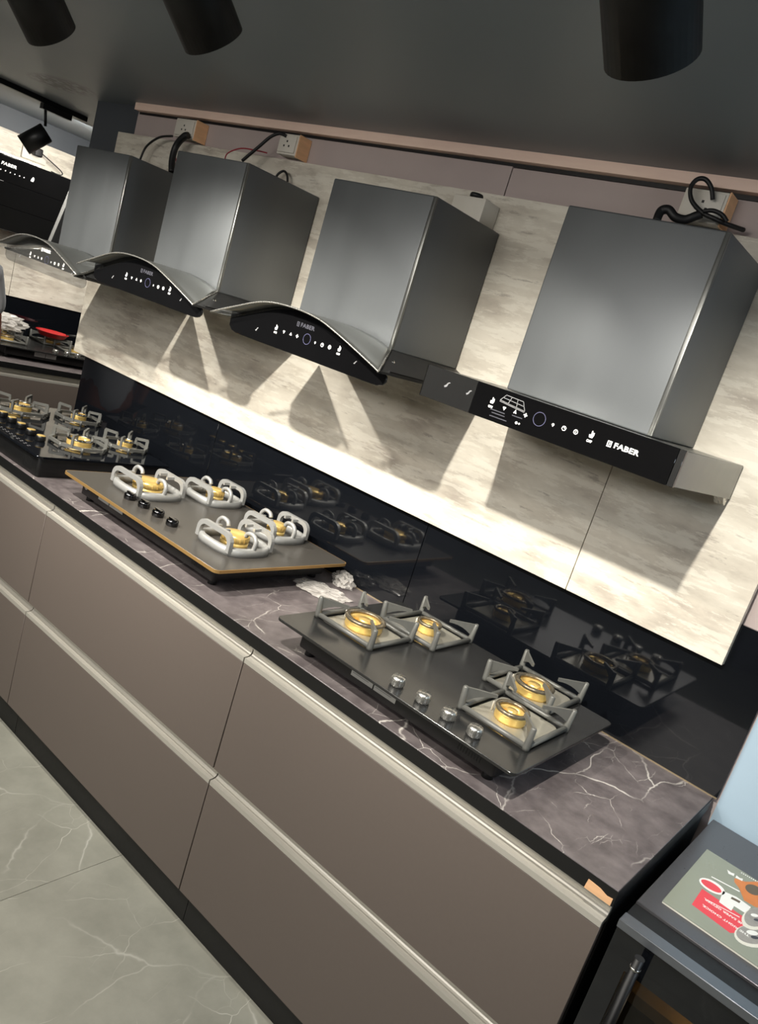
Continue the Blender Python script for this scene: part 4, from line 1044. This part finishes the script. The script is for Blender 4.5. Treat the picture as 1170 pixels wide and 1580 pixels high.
def person(loc, rz):
    r = thing('person', 'person in a pale grey short-sleeved shirt, only an arm showing at the left edge', 'person', loc, rz)
    V = []; E_ = []; Rr = []
    def add(p, rad, link=None):
        V.append(p); Rr.append(rad)
        if link is not None: E_.append((link, len(V) - 1))
        return len(V) - 1
    pel = add((0, 0, 0.94), (0.150, 0.105)); wa = add((0, 0, 1.10), (0.140, 0.10), pel); ch = add((0, 0.0, 1.30), (0.155, 0.11), wa)
    up = add((0, 0.01, 1.42), (0.10, 0.085), ch); nk = add((0, 0.005, 1.50), 0.055, up); hd0 = add((0, -0.01, 1.57), 0.065, nk)
    hd1 = add((0, -0.012, 1.65), (0.078, 0.095), hd0); add((0, -0.005, 1.72), (0.066, 0.080), hd1)
    tips = []
    for s in (-1, 1):
        hip = add((s * 0.095, 0, 0.88), 0.088, pel); kn = add((s * 0.10, -0.01, 0.49), 0.058, hip); cf = add((s * 0.10, 0.012, 0.34), 0.054, kn)
        an = add((s * 0.10, 0.015, 0.09), 0.038, cf); add((s * 0.105, -0.11, 0.045), 0.036, an)
        sh = add((s * 0.175, 0.01, 1.43), 0.060, up); el = add((s * 0.235, 0.01, 1.14), 0.042, sh); fa = add((s * 0.248, -0.03, 1.03), 0.040, el)
        wr = add((s * 0.255, -0.075, 0.905), 0.027, fa)
        pm = add((s * 0.252, -0.095, 0.845), (0.030, 0.024), wr); tips.append((s, pm))
        for k in range(4):
            y = -0.128 + 0.021 * k; L = (0.060, 0.072, 0.068, 0.052)[k]
            a = add((s * 0.250, y, 0.812), 0.0095, pm)
            b = add((s * 0.244, y - 0.004, 0.812 - L * 0.55), 0.0085, a)
            add((s * 0.228, y - 0.006, 0.812 - L), 0.0075, b)
        t0 = add((s * 0.240, -0.128, 0.862), 0.011, pm); t1 = add((s * 0.230, -0.150, 0.835), 0.0095, t0); add((s * 0.222, -0.158, 0.808), 0.008, t1)
    b = skin_mesh('body', V, E_, Rr, M['skin'], r)
    f = MB()
    f.lathe([(0, -0.016), (0.012, -0.010), (0.010, 0.006), (0.005, 0.022), (0, 0.026)], (0, -0.105, 1.635), 10)
    for s in (-1, 1): f.lathe([(0, -0.026), (0.010, -0.018), (0.013, 0.0), (0.012, 0.018), (0, 0.026)], (s * 0.080, 0.005, 1.645), 10)
    f.build('nose_and_ears', M['skin'], b)
    e = MB()
    for s in (-1, 1): e.lathe([(0, -0.006), (0.011, 0), (0, 0.006)], (s * 0.031, -0.092, 1.66), 10)
    e.build('eyes', M['black'], b)
    MB().tube([(-0.024, -0.088, 1.592), (0, -0.096, 1.59), (0.024, -0.088, 1.592)], 0.005, 6).build('mouth', M['redprint'], b)
    h = MB(); rows = []
    for k in range(8):
        a = pi / 2 * k / 7
        rows.append([(0.090 * cos(a) * cos(t * pi / 10), 0.012 + 0.103 * cos(a) * sin(t * pi / 10) * (0.92 if t > 10 else 1), 1.678 + 0.112 * sin(a) - (0.06 * max(0, sin(t * pi / 10)) * (1 - k / 7))) for t in range(20)])
    h.loft(rows, True, True); h.build('hair', M['hair'], r)
    sv = [(0, 0, 0.83), (0, 0, 1.10), (0, 0, 1.30), (0, 0.01, 1.43), (0, 0.01, 1.475)]; sr = [(0.168, 0.122), (0.157, 0.117), (0.172, 0.127), (0.115, 0.10), (0.068, 0.068)]
    se = [(0, 1), (1, 2), (2, 3), (3, 4)]
    for s in (-1, 1):
        sv += [(s * 0.175, 0.01, 1.435), (s * 0.218, 0.01, 1.25)]; sr += [0.074, 0.064]
        n = len(sv); se += [(3, n - 2), (n - 2, n - 1)]
    skin_mesh('shirt', sv, se, sr, M['shirt'], r)
    tv = [(0, 0, 1.03)]; tr = [(0.160, 0.117)]; te = []
    for s in (-1, 1):
        tv += [(s * 0.095, 0, 0.86), (s * 0.10, -0.008, 0.49), (s * 0.10, 0.012, 0.10)]; tr += [0.100, 0.076, 0.066]
        n = len(tv); te += [(0, n - 3), (n - 3, n - 2), (n - 2, n - 1)]
    skin_mesh('trousers', tv, te, tr, M['trousers'], r)
    for s in (-1, 1):
        sh = MB(); rows = []
        for y, w, z in ((0.075, 0.030, 0.055), (0.05, 0.042, 0.085), (0.0, 0.045, 0.09), (-0.08, 0.050, 0.062), (-0.15, 0.046, 0.045), (-0.185, 0.025, 0.030)):
            rows.append([(s * 0.103 + w * cos(pi * k / 8), y, 0.002 + z * sin(pi * k / 8)) for k in range(9)])
        sh.loft(rows, True, True); sh.build('shoe', M['black'], r)
    return r
person((-3.5, -0.425, 0.0), -pi / 2)
